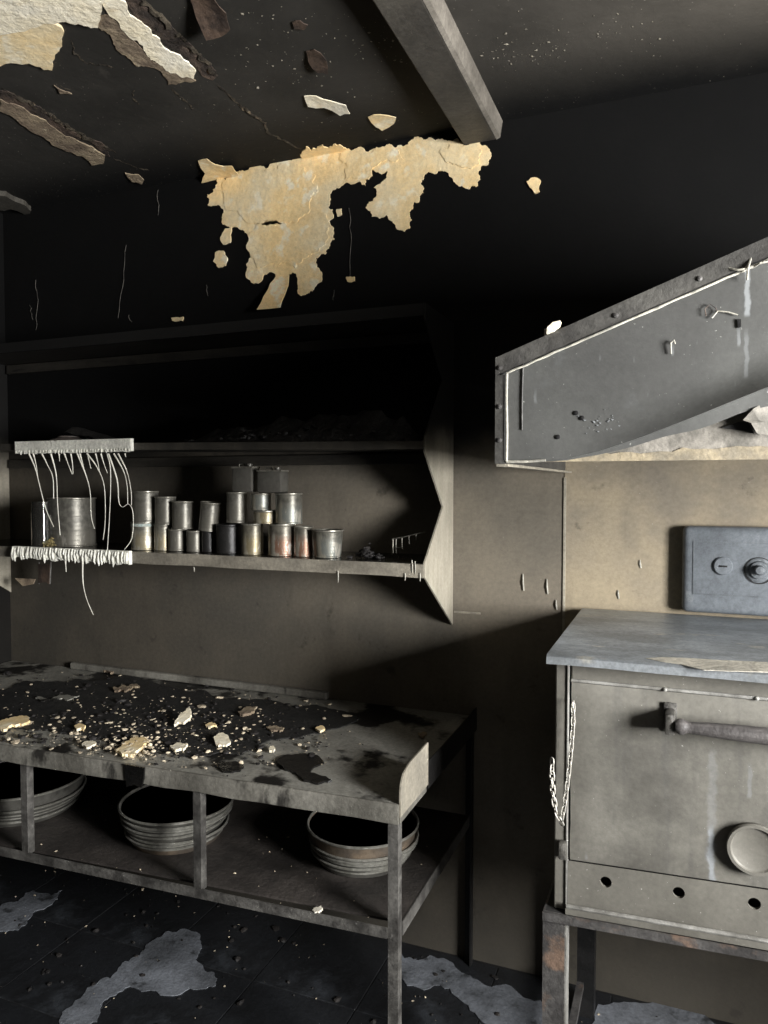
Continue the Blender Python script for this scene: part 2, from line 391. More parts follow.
# pale patches lying on the floor
rf = random.Random(11)
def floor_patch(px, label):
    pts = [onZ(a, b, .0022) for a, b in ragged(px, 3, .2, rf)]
    o = obj('pale_patch', slab(pts, (0, 0, -.0022)), 'pale_floor', floor); o['label'] = label
floor_patch([(56, 1030), (62, 1012), (98, 982), (118, 968), (140, 955), (150, 942), (168, 931), (200, 934), (202, 948), (196, 960), (214, 972), (216, 985), (190, 988), (150, 990), (118, 992), (100, 1008), (86, 1030)], 'pale patch of floor in front of the table')
floor_patch([(-10, 920), (14, 902), (40, 893), (62, 890), (50, 905), (30, 918), (12, 930), (-10, 938)], 'pale patch of floor at the left')
floor_patch([(398, 952), (430, 955), (452, 962), (470, 975), (500, 985), (540, 1000), (560, 1024), (500, 1040), (470, 1010), (440, 985), (400, 976)], 'pale patch of floor beside the table leg')
floor_patch([(598, 1004), (640, 1003), (700, 1012), (768, 1024), (768, 1050), (600, 1045)], 'pale patch of floor under the stove')

# window in the right-hand wall (outside the picture)
wn = bpy.data.objects.new('window_1', None); COL.objects.link(wn); struct(wn); wn.location = (WX, (w['y0'] + w['y1']) / 2, w['z0'])
bm = B(); fr = .045
for y0, y1, z0, z1 in ((w['y0'], w['y0'] + fr, w['z0'], w['z1']), (w['y1'] - fr, w['y1'], w['z0'], w['z1']), (w['y0'] + fr, w['y1'] - fr, w['z0'], w['z0'] + fr), (w['y0'] + fr, w['y1'] - fr, w['z1'] - fr, w['z1'])):
    add_box(bm, WX + .005, WX + .055, y0, y1, z0, z1)
obj('window_frame', bm, 'window_paint', wn)
obj('window_sill', box(WX - .05, WX + .06, w['y0'] - .05, w['y1'] + .05, w['z0'] - .035, w['z0'] - .001, bev=.006), 'window_paint', wn)

# ---- scorched metal sheet behind the stove
PX = -.331
sh = obj('wall_sheet', box(PX, WX - .002, -.0025, 0, 0.62, 2.1), 'scorched_sheet', wall)
sh['label'] = 'scorched tan metal sheet behind the stove'
obj('sheet_seam', box(PX - .003, PX + .005, -.005, -.0025, .62, 1.62, bev=.001), 'weathered_sheet', wall)
rw = random.Random(5)
bm = B()
for (x, y, l) in ((523, 574, 18), (547, 579, 16), (556, 600, 10), (640, 560, 8), (618, 590, 9)):
    p = onY(x, y, -.004); add_tube(bm, [p, p + Vector((.001, -.002, -l * .0015)), p + Vector((.003, 0, -l * .003))], [.0015, .003, .002], 6)
obj('paint_drip', bm, 'sealant', wall, True)
obj('wall_joint', box(-.69, -.60, -.004, 0, 1.17, 1.176), 'weathered_sheet', wall)

# ---- peeled plaster on the back wall
def wall_patch(px, name, label, mat='cream_plaster', th=.006, it=2, amt=.17, lift=None):
    pts = on_wall(ragged(px, it, amt, rw), -.0005)
    bm = B()
    if lift: curl_plate(bm, pts, Vector((0, -1, 0)), th, lift)
    else: add_slab(bm, pts, (0, -th, 0))
    o = obj(name, bm, mat, wall)
    if label: o['label'] = label
    return o
big = [(212, 176), (224, 179), (240, 171), (256, 164), (280, 161), (303, 155), (322, 152), (338, 150), (352, 151), (374, 149), (392, 145), (412, 140), (420, 138), (436, 141), (450, 141), (458, 139), (466, 146), (484, 146), (490, 152), (488, 165), (478, 186), (470, 189), (452, 178), (442, 171), (428, 172), (422, 180), (420, 196), (413, 205), (412, 220), (405, 232), (396, 226), (372, 217), (366, 208), (375, 198), (374, 188), (384, 181), (388, 172), (372, 170), (366, 186), (340, 188), (330, 197), (334, 215), (330, 222), (334, 232), (330, 246), (316, 258), (314, 290), (300, 295), (293, 272), (276, 276), (272, 272), (258, 275), (247, 264), (249, 236), (243, 230), (222, 222), (224, 210), (208, 205), (216, 188)]
wall_patch(big, 'bare_plaster', 'large torn area of bare cream plaster below the ceiling', th=.004, it=4, amt=.27)
wall_patch([(218, 190), (236, 178), (270, 168), (300, 166), (316, 176), (310, 205), (292, 222), (262, 224), (240, 214), (224, 206)], 'plaster_skin', None, 'cream_plaster', .0065, it=4, amt=.27)
wall_patch([(252, 232), (290, 226), (326, 214), (328, 240), (312, 255), (296, 268), (258, 268)], 'plaster_skin', None, 'cream_plaster', .0065, it=4, amt=.27)
wall_patch([(340, 158), (372, 154), (400, 150), (404, 160), (376, 167), (346, 180)], 'plaster_skin', None, 'cream_plaster', .0065, it=4, amt=.27)
wall_patch([(440, 152), (462, 148), (482, 152), (480, 164), (462, 168), (446, 162)], 'plaster_skin', None, 'cream_plaster', .0065, it=4, amt=.27)
wall_patch([(226, 229), (232, 227), (231, 243), (224, 245), (221, 238)], 'plaster_flake', None)
wall_patch([(216, 253), (224, 251), (228, 258), (226, 266), (219, 268), (214, 262)], 'plaster_flake', None)
wall_patch([(248, 268), (256, 269), (264, 274), (262, 281), (254, 284), (247, 278)], 'plaster_flake', None)
wall_patch([(527, 182), (533, 178), (541, 181), (540, 192), (535, 194), (530, 188)], 'plaster_flake', None)
wall_patch([(337, 210), (342, 209), (342, 215), (338, 217)], 'plaster_flake', None)
wall_patch([(347, 277), (355, 277), (355, 281), (348, 282)], 'plaster_flake', None)
wall_patch([(172, 318), (184, 317), (183, 321), (173, 321)], 'plaster_flake', None)
zt = onY(278, 275, 0).z
wall_patch([(277, 276), (290, 275), (289, 298), (288, 311), (265, 313), (268, 298), (272, 284)], 'plaster_tongue', 'torn tongue of cream plaster hanging off the wall', th=.003, it=1, amt=.06,
           lift=lambda p: .003 + .045 * max(0, (zt - p.z) / .12) ** 1.4)
def wig(pts):
    q = []
    for (a, b), (c, d) in zip(pts, pts[1:]):
        q += [(a + (c - a) * k / 5 + rw.uniform(-1, 1), b + (d - b) * k / 5) for k in range(5)]
    return q + [pts[-1]]
bm = B()
for pts in ([(349, 208), (351, 240), (350, 276)], [(35, 280), (38, 300), (36, 330)], [(126, 245), (123, 280), (118, 318)], [(30, 305), (33, 320)], [(158, 190), (158, 215)], [(207, 285), (208, 296)], [(128, 315), (132, 322)], [(332, 300), (334, 290)]):
    add_tube(bm, [onY(a, b, -.003) for a, b in wig(pts)], .0011, 5)
obj('loose_thread', bm, 'thread_grey', wall)

# ================================================================== ceiling detail
rc = random.Random(21)
def ceil_plate(px, name, mat, th=.006, z=CEIL, it=2, amt=.15, label=None, lift=None):
    pts = [onZ(a, b, z + .0005) for a, b in ragged(px, it, amt, rc)]
    bm = B()
    if lift: curl_plate(bm, pts, Vector((0, 0, -1)), th, lift)
    else: add_slab(bm, pts, (0, 0, -th))
    o = obj(name, bm, mat, ceil)
    if label: o['label'] = label
    return o
# beam running to the back wall
bx0, bx1, bz = -.663, -.555, 2.700
bm = B(); add_box(bm, bx0, bx1, FY + .01, -.001, bz, CEIL + .001, bev=.004)
bo = obj('ceiling_beam', bm, 'sooted_beam', ceil); bo['label'] = 'flat soot-grey beam across the ceiling'
obj('beam_moulding', slab([(bx1, -.002, bz), (bx1 + .012, -.002, bz + .005), (bx1 + .020, -.002, CEIL), (bx1, -.002, CEIL)], (0, FY + .02, 0)), 'beam_edge', ceil)
# bare cream area at the top left
ceil_plate([(-60, -60), (115, -60), (106, -10), (100, 12), (98, 24), (84, 22), (72, 20), (60, 18), (40, 22), (20, 28), (-60, 44)], 'bare_plaster', 'pale_plaster', .010, label='bright cream bare plaster at the upper left of the ceiling')
ceil_plate([(-60, 46), (0, 29), (22, 24), (44, 19), (56, 22), (64, 30), (62, 44), (55, 52), (52, 68), (36, 64), (22, 62), (0, 64), (-60, 66)], 'bare_plaster', 'cream_plaster', .007)
# long split along the lath
ceil_plate([(98, -10), (112, -10), (134, 16), (160, 38), (180, 54), (196, 70), (193, 78), (176, 72), (158, 62), (146, 52), (124, 30), (108, 12)], 'lath_strip', 'pale_plaster', .004, it=3, amt=.16, label='torn strip of pale lath along the ceiling split')
ceil_plate([(94, 20), (108, 14), (124, 32), (144, 52), (158, 62), (188, 76), (196, 80), (176, 84), (168, 84), (162, 72), (148, 66), (132, 60), (124, 54), (112, 38), (98, 26)], 'lath_strip', 'broken_lath', .003, it=3, amt=.16)
ceil_plate([(112, -10), (136, -10), (160, 16), (178, 34), (196, 52), (212, 66), (218, 76), (212, 80), (200, 72), (182, 54), (160, 36), (134, 14)], 'charred_lath', 'charred_lath', .002)
def lip(pts, r, mat, name='paint_lip'):
    """ragged curl of paint hanging along a split"""
    bm = B(); q = []
    for (a, b), (c, d) in zip(pts, pts[1:]):
        for k in range(7):
            t_ = k / 7; q.append((a + (c - a) * t_ + rc.uniform(-1, 1), b + (d - b) * t_ + rc.uniform(-1, 1)))
    q.append(pts[-1])
    V = [onZ(a, b, CEIL + .001) for a, b in q]; rw_ = []
    for i, p in enumerate(V):
        d = (V[min(i + 1, len(V) - 1)] - V[max(i - 1, 0)]).normalized(); n_ = Vector((-d.y, d.x, 0))
        e = min(1, i / 3, (len(V) - 1 - i) / 3); k1, k2 = rc.uniform(.5, 1.5) * e, rc.uniform(.4, 1.5) * e
        r_l = r * .6; rw_.append([bm.verts.new(p), bm.verts.new(p + n_ * r_l * k1 - Vector((0, 0, r_l * .5 * k2))), bm.verts.new(p + n_ * r_l * 2.6 * k1 - Vector((0, 0, r_l * .9 * k2)))])
    for a, b in zip(rw_, rw_[1:]):
        for j in (0, 1): bm.faces.new((a[j], b[j], b[j + 1], a[j + 1]))
    bmesh.ops.solidify(bm, geom=bm.faces[:], thickness=.0015)
    obj(name, bm, mat, ceil)
lip([(138, -8), (162, 14), (182, 34), (200, 52), (214, 66), (219, 78)], .009, 'peel_edge')
lip([(215, 80), (235, 98), (255, 114), (266, 122), (270, 132), (285, 140), (304, 150)], .006, 'peel_edge')
lip([(236, 102), (252, 113), (266, 121), (268, 128)], .005, 'broken_lath')
lip([(0, 86), (26, 98), (52, 114), (74, 128), (98, 142), (122, 154)], .009, 'peel_edge')
lip([(30, 100), (50, 114), (70, 128), (92, 140)], .006, 'broken_lath')
for pts in ([(72, 36), (76, 52), (88, 62), (104, 64), (120, 68)], [(170, 85), (180, 94), (192, 104), (196, 114)], [(106, 156), (130, 164), (160, 172)], [(58, 82), (74, 92)], [(136, 86), (134, 98), (144, 106)]):
    lip(pts, .004, 'peel_edge', 'paint_crack')
# batten in the second split
ceil_plate([(0, 98), (12, 102), (34, 114), (56, 128), (78, 140), (105, 154), (104, 162), (92, 164), (84, 156), (66, 150), (40, 134), (18, 120), (0, 110)], 'lath_strip', 'broken_lath', .005, it=3, amt=.09, label='broken strip of brown lath at the left of the ceiling')
ceil_plate([(0, 90), (26, 102), (52, 118), (76, 132), (108, 148), (110, 156), (104, 154), (78, 139), (50, 124), (20, 106), (0, 97)], 'charred_lath', 'charred_lath', .003)
ceil_plate([(-20, 186), (6, 191), (24, 200), (31, 206), (28, 212), (4, 206), (-20, 202)], 'lath_strip', 'sooted_beam', .02)
# loose flakes
def ceil_flake(px, mat, th=.0025, droop=.03, label=None):
    c = sum((onZ(a, b, CEIL) for a, b in px), Vector()) / len(px)
    d0 = onZ(*px[0], CEIL)
    ceil_plate(px, 'paint_flake', mat, th, it=1, amt=.1, label=label, lift=lambda p: .002 + droop * min(1.0, (Vector((p.x, p.y, CEIL)) - d0).length / .15) ** 1.5)
ceil_flake([(304, 95), (316, 94), (330, 97), (346, 99), (350, 106), (340, 109), (324, 104), (308, 104)], 'pale_plaster', droop=.02)
ceil_flake([(368, 116), (380, 113), (396, 115), (394, 121), (382, 128), (376, 125)], 'cream_plaster', droop=.01)
ceil_flake([(188, -8), (214, -8), (226, 2), (230, 14), (222, 20), (206, 24), (196, 10)], 'brown_paint', droop=.05)
ceil_flake([(306, 50), (314, 47), (326, 55), (328, 66), (318, 66), (308, 58)], 'brown_paint', droop=.04)
ceil_flake([(292, 21), (300, 19), (308, 23), (304, 28), (294, 27)], 'brown_paint', droop=.01)
ceil_flake([(125, 172), (138, 173), (144, 178), (142, 182), (132, 180)], 'broken_lath', droop=.01)
ceil_flake([(198, 160), (207, 157), (215, 162), (232, 161), (238, 168), (232, 174), (216, 174), (212, 182), (206, 186), (201, 178), (205, 170)], 'cream_plaster', droop=.02)
ceil_plate([(300, 154), (306, 146), (316, 148), (330, 146), (344, 147), (352, 151), (338, 156), (318, 158)], 'plaster_skin', 'cream_plaster', .004, it=3, amt=.25)
ceil_flake([(54, 84), (66, 90), (72, 92), (60, 92)], 'broken_lath', droop=.01)
bm = B()
for _ in range(240):
    x, y = rc.choice([(rc.gauss(410, 25), rc.gauss(55, 9)), (rc.uniform(480, 560), rc.gauss(52, 8)), (rc.uniform(160, 400), rc.uniform(0, 130)), (rc.uniform(230, 340), rc.uniform(10, 90)), (rc.gauss(600, 60), rc.gauss(35, 12))])
    if 372 < x < 505 and (x - 370) / 95 * 140 > y - 4 > (x - 442) / 60 * 135: continue
    p = onZ(x, y, CEIL - .001); rock(bm, p, abs(rc.gauss(.0014, .0017)) + .0008, rc, .3)
obj('paint_blister', bm, 'weathered_sheet', ceil, kind='stuff')

# ================================================================== wall shelving
SX0, SX1 = LX + .004, -.694
sw = thing('wall_shelf', 'sooted three-tier wall shelf with zigzag end panels above the table', 'shelf', ((SX0 + SX1) / 2, -.001, 1.128))
zig = [(-.297, 2.13), (-.297, 2.085), (-.121, 1.925), (-.297, 1.737), (-.297, 1.695), (-.117, 1.527), (-.296, 1.366), (-.296, 1.322), (-.002, 1.128), (-.002, 2.13)]
o = obj('end_panel', slab([(SX1, y, z) for y, z in zig], (-.005, 0, 0)), 'end_panel', sw); o['label'] = 'pale zigzag-cut end panel of the shelf'
obj('end_panel', slab([(SX0, y, z) for y, z in zig], (.005, 0, 0)), 'end_panel', sw)
def zmid(x): return 1.727 + .030 * (SX1 - x) / 2.0
SHZ = dict(up=2.13, mid=1.735, low=1.362)
for k, (zt_, mt) in enumerate(((2.13, 'shelf_wood'), (1.735, 'shelf_wood'), (1.362, 'shelf_front'))):
    zz_ = zmid if k == 1 else (lambda x, z=zt_: z)
    x0_, x1_ = SX0 + .006, SX1 - .006
    obj('shelf_board', slab([(x0_, -.002, zz_(x0_)), (x1_, -.002, zz_(x1_)), (x1_, -.002, zz_(x1_) - .02), (x0_, -.002, zz_(x0_) - .02)], (0, -.284, 0)), 'shelf_gloss' if k == 2 else 'sooted_shelf', sw)
    bm = B()
    nseg = 46; lh = (.036, .024, .040)[k]
    # front lip, slightly dented
    rowsv = []
    for i in range(nseg + 1):
        x = x0_ + (x1_ - x0_) * i / nseg; zt2 = zz_(x)
        d = .0025 * mnoise.noise(Vector((x * 5, k * 9, 0)))
        rowsv.append([bm.verts.new(p) for p in ((x, -.286, zt2), (x, -.297 + d, zt2 + d * .6), (x, -.297 + d, zt2 - lh + d), (x, -.286, zt2 - lh + d))])
    for a, b in zip(rowsv, rowsv[1:]):
        for i in range(4): bm.faces.new((a[i], a[(i + 1) % 4], b[(i + 1) % 4], b[i]))
    bm.faces.new(rowsv[0]); bm.faces.new(rowsv[-1][::-1])
    obj('shelf_lip', bm, mt, sw)
    zb_ = min(zz_(x0_), zz_(x1_))
    obj('wall_batten', box(SX0 + .02, SX1 - .02, -.02, -.002, zb_ - .06, zb_ - .023, bev=.003), 'sooted_shelf', sw)

for a, b, l in ((338, 571, 13), (405, 573, 8), (412, 560, 14), (415, 561, 14), (420, 573, 9), (194, 567, 6)):
    p = onY(a, b, -.3005); obj('drip', tube([p, p + Vector((.001, 0, -l * .0014)), p + Vector((0, .001, -l * .0028))], [.0012, .0018, .0007], 6), 'sealant', sw, True)

# melted white plastic strips on the shelf fronts, with strands
def melted(name, px0, px1, ztop, zbot, label, fringe, seed):
    r_ = random.Random(seed)
    x0, x1 = onY(px0, 500, -.30).x, onY(px1, 500, -.30).x
    t_ = thing(name, label, 'plastic', ((x0 + x1) / 2, -.30, zbot))
    bm = B(); n = 60; pts = [Vector((x0, -.298, ztop)), Vector((x1, -.298, ztop))]
    low = []
    for i in range(n + 1):
        x = x1 + (x0 - x1) * i / n
        low.append(Vector((x, -.298, zbot + r_.uniform(-.3, 1) * fringe)))
    add_slab(bm, pts + low, (0, -.016, 0))
    obj('strip', bm, 'melted_plastic', t_)
    bm = B()
    nd = int((x1 - x0) / .013)
    for i in range(nd):
        x = x0 + (i + r_.uniform(.2, .8)) * (x1 - x0) / nd
        L = r_.uniform(.4, 1.0) * (.05 if fringe > .006 else .016)
        zs = ztop - r_.uniform(0, .008) if fringe > .006 else zbot + .012
        add_tube(bm, [(x, -.313, zs), (x + .001, -.317, zs - L * .5), (x + r_.uniform(-.003, .003), -.315, zs - L * .85), (x, -.314, zs - L * 1.08)], [q_ * (1 if fringe > .006 else .45) for q_ in (.0035, .0062, .0045, .001)], 6)
    obj('drip', bm, 'melted_plastic', t_, True)
    return t_
m_up = melted('melted_strip', 19, 134, 1.758, 1.712, 'white melted plastic strip with long strands on the middle shelf edge', .003, 2)
m_lo = melted('melted_strip', 14, 131, 1.366, 1.318, 'white melted plastic fringe of short drips on the lowest shelf edge', .010, 3)
def strand(pts, parent, r=.0016):
    P_ = [(a / 4.657, 400 + b / 4.655) for a, b in pts]
    # smooth the path
    V = [onY(a, b, -.318) for a, b in P_]
    out = []
    for i in range(len(V) - 1):
        p0 = V[max(i - 1, 0)]; p1 = V[i]; p2 = V[i + 1]; p3 = V[min(i + 2, len(V) - 1)]
        for k in range(5):
            t_ = k / 5
            out.append(.5 * ((2 * p1) + (p2 - p0) * t_ + (2 * p0 - 5 * p1 + 4 * p2 - p3) * t_ ** 2 + (3 * p1 - p0 - 3 * p2 + p3) * t_ ** 3))
    out.append(V[-1])
    rs = [r * (2.0 - 1.3 * min(1, i / (len(out) * .4))) for i in range(len(out))]
    obj('strand', tube(out, rs, 6), 'melted_strand', parent, True)
for s_ in ([(135, 250), (165, 320), (190, 420), (215, 510), (250, 590)], [(155, 250), (168, 300), (176, 360)], [(195, 250), (220, 300), (246, 360), (250, 460)], [(237, 250), (262, 350), (268, 480), (280, 630)],
           [(300, 250), (318, 300), (336, 345)], [(330, 250), (338, 300), (340, 345)], [(275, 250), (278, 285)], [(360, 250), (400, 350), (420, 430), (425, 540), (440, 600)], [(372, 250), (386, 300), (392, 325)],
           [(405, 250), (450, 310), (485, 400), (490, 560), (480, 650)], [(445, 250), (458, 300), (462, 335)], [(500, 250), (515, 330), (512, 500), (500, 698)], [(470, 250), (485, 300), (500, 340)],
           [(505, 250), (545, 370), (553, 470), (570, 498), (600, 485), (620, 530), (615, 640), (580, 695)], [(530, 250), (575, 330), (592, 400), (595, 485)], [(550, 250), (590, 330), (610, 420), (612, 490)],
           [(408, 250), (416, 290), (424, 320)], [(582, 250), (586, 265)]):
    strand(s_, m_up)
strand([(385, 750), (387, 850), (405, 930), (435, 1000)], m_lo)
strand([(305, 750), (308, 800)], m_lo)

# burnt rubble heaped on the middle shelf
rr = random.Random(8)
bm = B()
n = 44
rows = []
for i in range(n + 1):
    x = -1.62 + i / n * .88; row = []
    for j in range(9):
        y = -.275 + j / 8 * .26
        e = math.sin(math.pi * j / 8) * min(1, i / 6, (n - i) / 4)
        hgt = e * (.035 + .05 * math.exp(-((x + 1.02) / .28) ** 2) + .05 * abs(mnoise.noise(Vector((x * 9, y * 9, 3)))) + .02 * mnoise.noise(Vector((x * 30, y * 30, 1))))
        row.append(bm.verts.new((x, y, zmid(x) + .001 + max(0.0, hgt))))
    rows.append(row)
for a, b in zip(rows, rows[1:]):
    for j in range(8): bm.faces.new((a[j], a[j + 1], b[j + 1], b[j]))
for _ in range(260):
    x = rr.uniform(-1.6, -.76); rock(bm, (x, rr.uniform(-.27, -.06), zmid(x) + .007 + rr.uniform(0, .05) * math.exp(-((x + 1.05) / .3) ** 2)), rr.uniform(.006, .016), rr, .5)
o = obj('burnt_rubble', bm, 'burnt_rubble', None, kind='stuff'); origin(o, (-1.18, -.15, zmid(-1.18)))
tag(o, 'low heap of black burnt rubble on the middle shelf', 'rubble')

# enamel plate and scorched mesh cloth on the middle shelf
p = onY(72, 437, -.2); c = Vector((p.x, -.20, zmid(p.x) + .001))
pl = thing('enamel_plate', 'brown enamel plate upside down on the middle shelf', 'plate', c)
obj('dish', lathe([(.085, 0), (.09, .004), (.088, .008), (.07, .02), (.05, .025), (.046, .022), (.0, .022)][:-1], c, 32), 'plate_enamel', pl, True)
obj('foot_ring', lathe([(.05, .024), (.05, .03), (.044, .03), (.044, .024)], c, 32), 'plate_enamel', pl, True)
bm = B(); rows = []
a0 = onY(78, 424, -.20); a1 = onY(122, 438, -.20)
for i in range(19):
    u = i / 18; row = []
    for j in range(10):
        v = j / 9
        x = a0.x + (a1.x - a0.x) * u - .02 * v
        z = zmid(x) + .003 + (1 - u) ** .8 * .060 * math.sin(math.pi * min(1, v * .8 + .2)) + .006 * mnoise.noise(Vector((u * 6, v * 6, 0))) + .004
        row.append(bm.verts.new((x, -.27 + v * .2, max(z, zmid(x) + .003))))
    rows.append(row)
for a, b in zip(rows, rows[1:]):
    for j in range(9): bm.faces.new((a[j], a[j + 1], b[j + 1], b[j]))
bmesh.ops.solidify(bm, geom=bm.faces[:], thickness=.003)
o = obj('mesh_cloth', bm, 'mesh_cloth', None, True); origin(o, (a0.x, -.17, zmid(a0.x))); tag(o, 'crumpled scorched mesh cloth beside the enamel plate', 'cloth')

# ------------------------------------------------------------------ tins on the lowest shelf
SZ = SHZ['low'] + .0005
def tin(px0, px1, ytop, ybot, Y, mat, label, z0=None, kind='tin', lean=0, band=None):
    """upright round tin: pixel left/right edges and top/bottom, standing with its axis at depth Y"""
    a = onY(px0, (ytop + ybot) / 2, Y); b = onY(px1, (ytop + ybot) / 2, Y)
    r = (b - a).length / 2 * .985; cx = (a.x + b.x) / 2
    hh = onY((px0 + px1) / 2, ytop, Y - r * .6).z - onY((px0 + px1) / 2, ybot, Y - r * .6).z
    z0 = SZ if z0 is None else z0
    t_ = thing('tin_can', label, 'tin can', (cx, Y, z0), 'blackened tins on the lowest shelf')
    prof = [(r * .96, .0), (r * 1.02, .001), (r * 1.02, .004), (r * .98, .006)]
    nb = max(2, int(hh / .02))
    for i in range(nb):
        zc = .01 + (hh - .02) * (i + .5) / nb; dz = (hh - .02) / nb
        prof += [(r * .985, zc - dz * .35), (r * (.975 if kind == 'ribbed' else .983), zc), (r * .985, zc + dz * .35)]
    prof += [(r * .98, hh - .006), (r * .99, hh - .005)]
    if kind == 'tapered':
        prof = [(q * (.86 + .17 * h_ / hh), h_) for q, h_ in prof]
    C0 = (cx, Y, z0)
    o1 = obj('body', lathe(prof, C0, 26), mat, t_, True)
    rt2 = r * (1.03 if kind == 'tapered' else 1.0)
    o2 = obj('rim', lathe([(rt2 * .99, hh - .006), (rt2 * 1.03, hh - .004), (rt2 * 1.03, hh - .001), (rt2 * .97, hh), (rt2 * .93, hh - .002), (rt2 * .93, hh - .005)], C0, 26), 'tin_rim' if mat != 'tin_dark' else 'tin_dark', t_, True)
    o3 = obj('lid', lathe([(rt2 * .93, hh - .006), (rt2 * .93, hh - .003), (rt2 * .7, hh - .004), (rt2 * .68, hh - .003)], C0, 26), 'tin_dark', t_, True)
    if band:
        obj('paint_band', lathe([(r * 1.0, band[0] * hh), (r * 1.012, band[0] * hh + .002), (r * 1.012, band[1] * hh), (r * 1.0, band[1] * hh + .001)], C0, 26), 'teal_paint', t_, True)
    if lean: t_.rotation_euler = (0, lean, 0)
    return t_, z0 + hh
D = -.20
_, zA = tin(134, 155, 525, 553, D, 'tin_bright', 'lower tin of the leftmost stacked pair, pale teal band at its top', band=(.84, .93))
tin(135, 156, 494, 525, D, 'tin_grey', 'tall grey tin on top of the leftmost stacked pair', z0=zA)
_, zA = tin(156, 171, 527, 553, D, 'tin_bright', 'small bright lower tin of the second stacked pair from the left')
tin(157, 174, 499, 527, D, 'tin_grey', 'narrow grey tin on top of the second stacked pair from the left', z0=zA)
_, zA = tin(170, 185, 531, 553, D, 'tin_grey', 'small lower tin of the third stacked pair from the left')
tin(174, 192, 503, 531, D, 'tin_grey', 'grey tin standing off centre on top of the third pair', z0=zA)
tin(188, 202, 532, 553, D, 'tin_grey', 'small single short tin with nothing on top of it')
_, zA = tin(203, 215, 532, 553, D, 'tin_dark', 'small dark lower tin under the leaning tin')
tin(200, 217, 502, 531, D, 'tin_grey', 'grey tin leaning to the right on a small dark tin', z0=zA + .0012, lean=.10)
_, zD = tin(218, 240, 526, 555, D, 'tin_dark', 'bottom tin with painted-in shadow at the left foot of the tin pyramid')  # dark colour stands in for the shadow this tin lies in
_, z1_ = tin(243, 262, 525, 556, D - .01, 'tin_gold', 'gold-streaked bottom tin of the pyramid beside the shadow-dark tin')
_, z2_ = tin(270, 294, 525, 557, D - .01, 'tin_rust', 'wide bottom tin with reddish blotches in the pyramid')
tin(295, 312, 527, 557, D - .01, 'tin_rust', 'narrow bottom tin with a red blotch, second from the right')
tin(314, 342, 528, 556, D - .01, 'tin_teal', 'flared tin at the right end of the row', kind='tapered')
_, zU = tin(228, 246, 494, 525, D, 'tin_grey', 'grey second-tier tin above the shadow-dark tin', z0=max(zD, z1_))
_, zS = tin(255, 276, 512, 525, D - .01, 'tin_gold', 'very short flat tin in the second tier of the pyramid', z0=max(z1_, z2_))
_, zM = tin(252, 270, 495, 512, D - .005, 'tin_teal', 'short tin sitting on the flat tin in the pyramid', z0=zS)
_, zR = tin(277, 301, 495, 526, D - .005, 'tin_teal', 'large second-tier tin at the right of the pyramid', z0=z2_)
def square_tin(px0, px1, ytop, ybot, Y, label, z0, dep=.055):
    a = onY(px0, ybot, Y); b = onY(px1, ybot, Y)
    hh = onY(px0, ytop, Y).z - onY(px0, ybot, Y).z; cx = (a.x + b.x) / 2; hw = (b.x - a.x) / 2
    t_ = thing('oil_tin', label, 'oil tin', (cx, Y, z0), 'square oil tins on top of the pyramid')
    bm = B(); add_box(bm, cx - hw, cx + hw, Y - dep / 2, Y + dep / 2, z0, z0 + hh * .86, bev=.007, seg=2)
    obj('body', bm, 'jerry_tin', t_, True)
    bm = B()
    for x0, x1, y0, y1 in ((cx - hw, cx + hw, Y - dep / 2, Y - dep / 2 + .003), (cx - hw, cx + hw, Y + dep / 2 - .003, Y + dep / 2), (cx - hw, cx - hw + .003, Y - dep / 2 + .003, Y + dep / 2 - .003), (cx + hw - .003, cx + hw, Y - dep / 2 + .003, Y + dep / 2 - .003)):
        add_box(bm, x0, x1, y0, y1, z0 + hh * .84, z0 + hh * .9)
    obj('rim', bm, 'tin_rim', t_)
    obj('spout', lathe([(.009, hh * .84), (.009, hh * .95), (.011, hh * .95), (.011, hh), (.004, hh)], (cx + hw * .45, Y - .005, z0), 14), 'jerry_tin', t_, True)
    obj('handle', tube([(cx - hw * .7, Y, z0 + hh * .85), (cx - hw * .62, Y, z0 + hh * .99), (cx - hw * .1, Y, z0 + hh * .99), (cx, Y, z0 + hh * .85)], .003, 6), 'tin_rim', t_, True)
square_tin(236, 256, 466, 494, D, 'left square oil tin on top of the tin pyramid', max(zU, zM))
square_tin(261, 285, 469, 494, D - .005, 'right square oil tin on top of the tin pyramid', max(zM, zR))
tin(55, 90, 499, 548, -.17, 'tin_grey', 'big ribbed grey tin behind the melted strands', kind='ribbed')
# glass jar with a sponge beside the ribbed tin
c = onY(53, 547, -.22); c = Vector((c.x - .022, -.25, SZ))
jr = thing('glass_jar', 'smoked glass jar in front of the big ribbed tin', 'jar', c)
obj('jar_body', lathe([(.034, 0), (.038, .004), (.038, .13), (.035, .15), (.035, .17), (.032, .17), (.032, .15), (.035, .128), (.035, .008), (.025, .006)], c, 24), 'smoked_glass', jr, True)
bm = B(); r_ = random.Random(2)
for _ in range(90): rock(bm, c + Vector((.055 + r_.gauss(0, .011), -.012 - abs(r_.gauss(0, .006)), .004 + abs(r_.gauss(0, .013)))), r_.uniform(.003, .007), r_, .8)
o = obj('melted_sponge', bm, 'yellow_sponge', None, True); origin(o, c + Vector((.055, -.015, .001))); tag(o, 'lump of melted yellow sponge beside the glass jar', 'sponge')
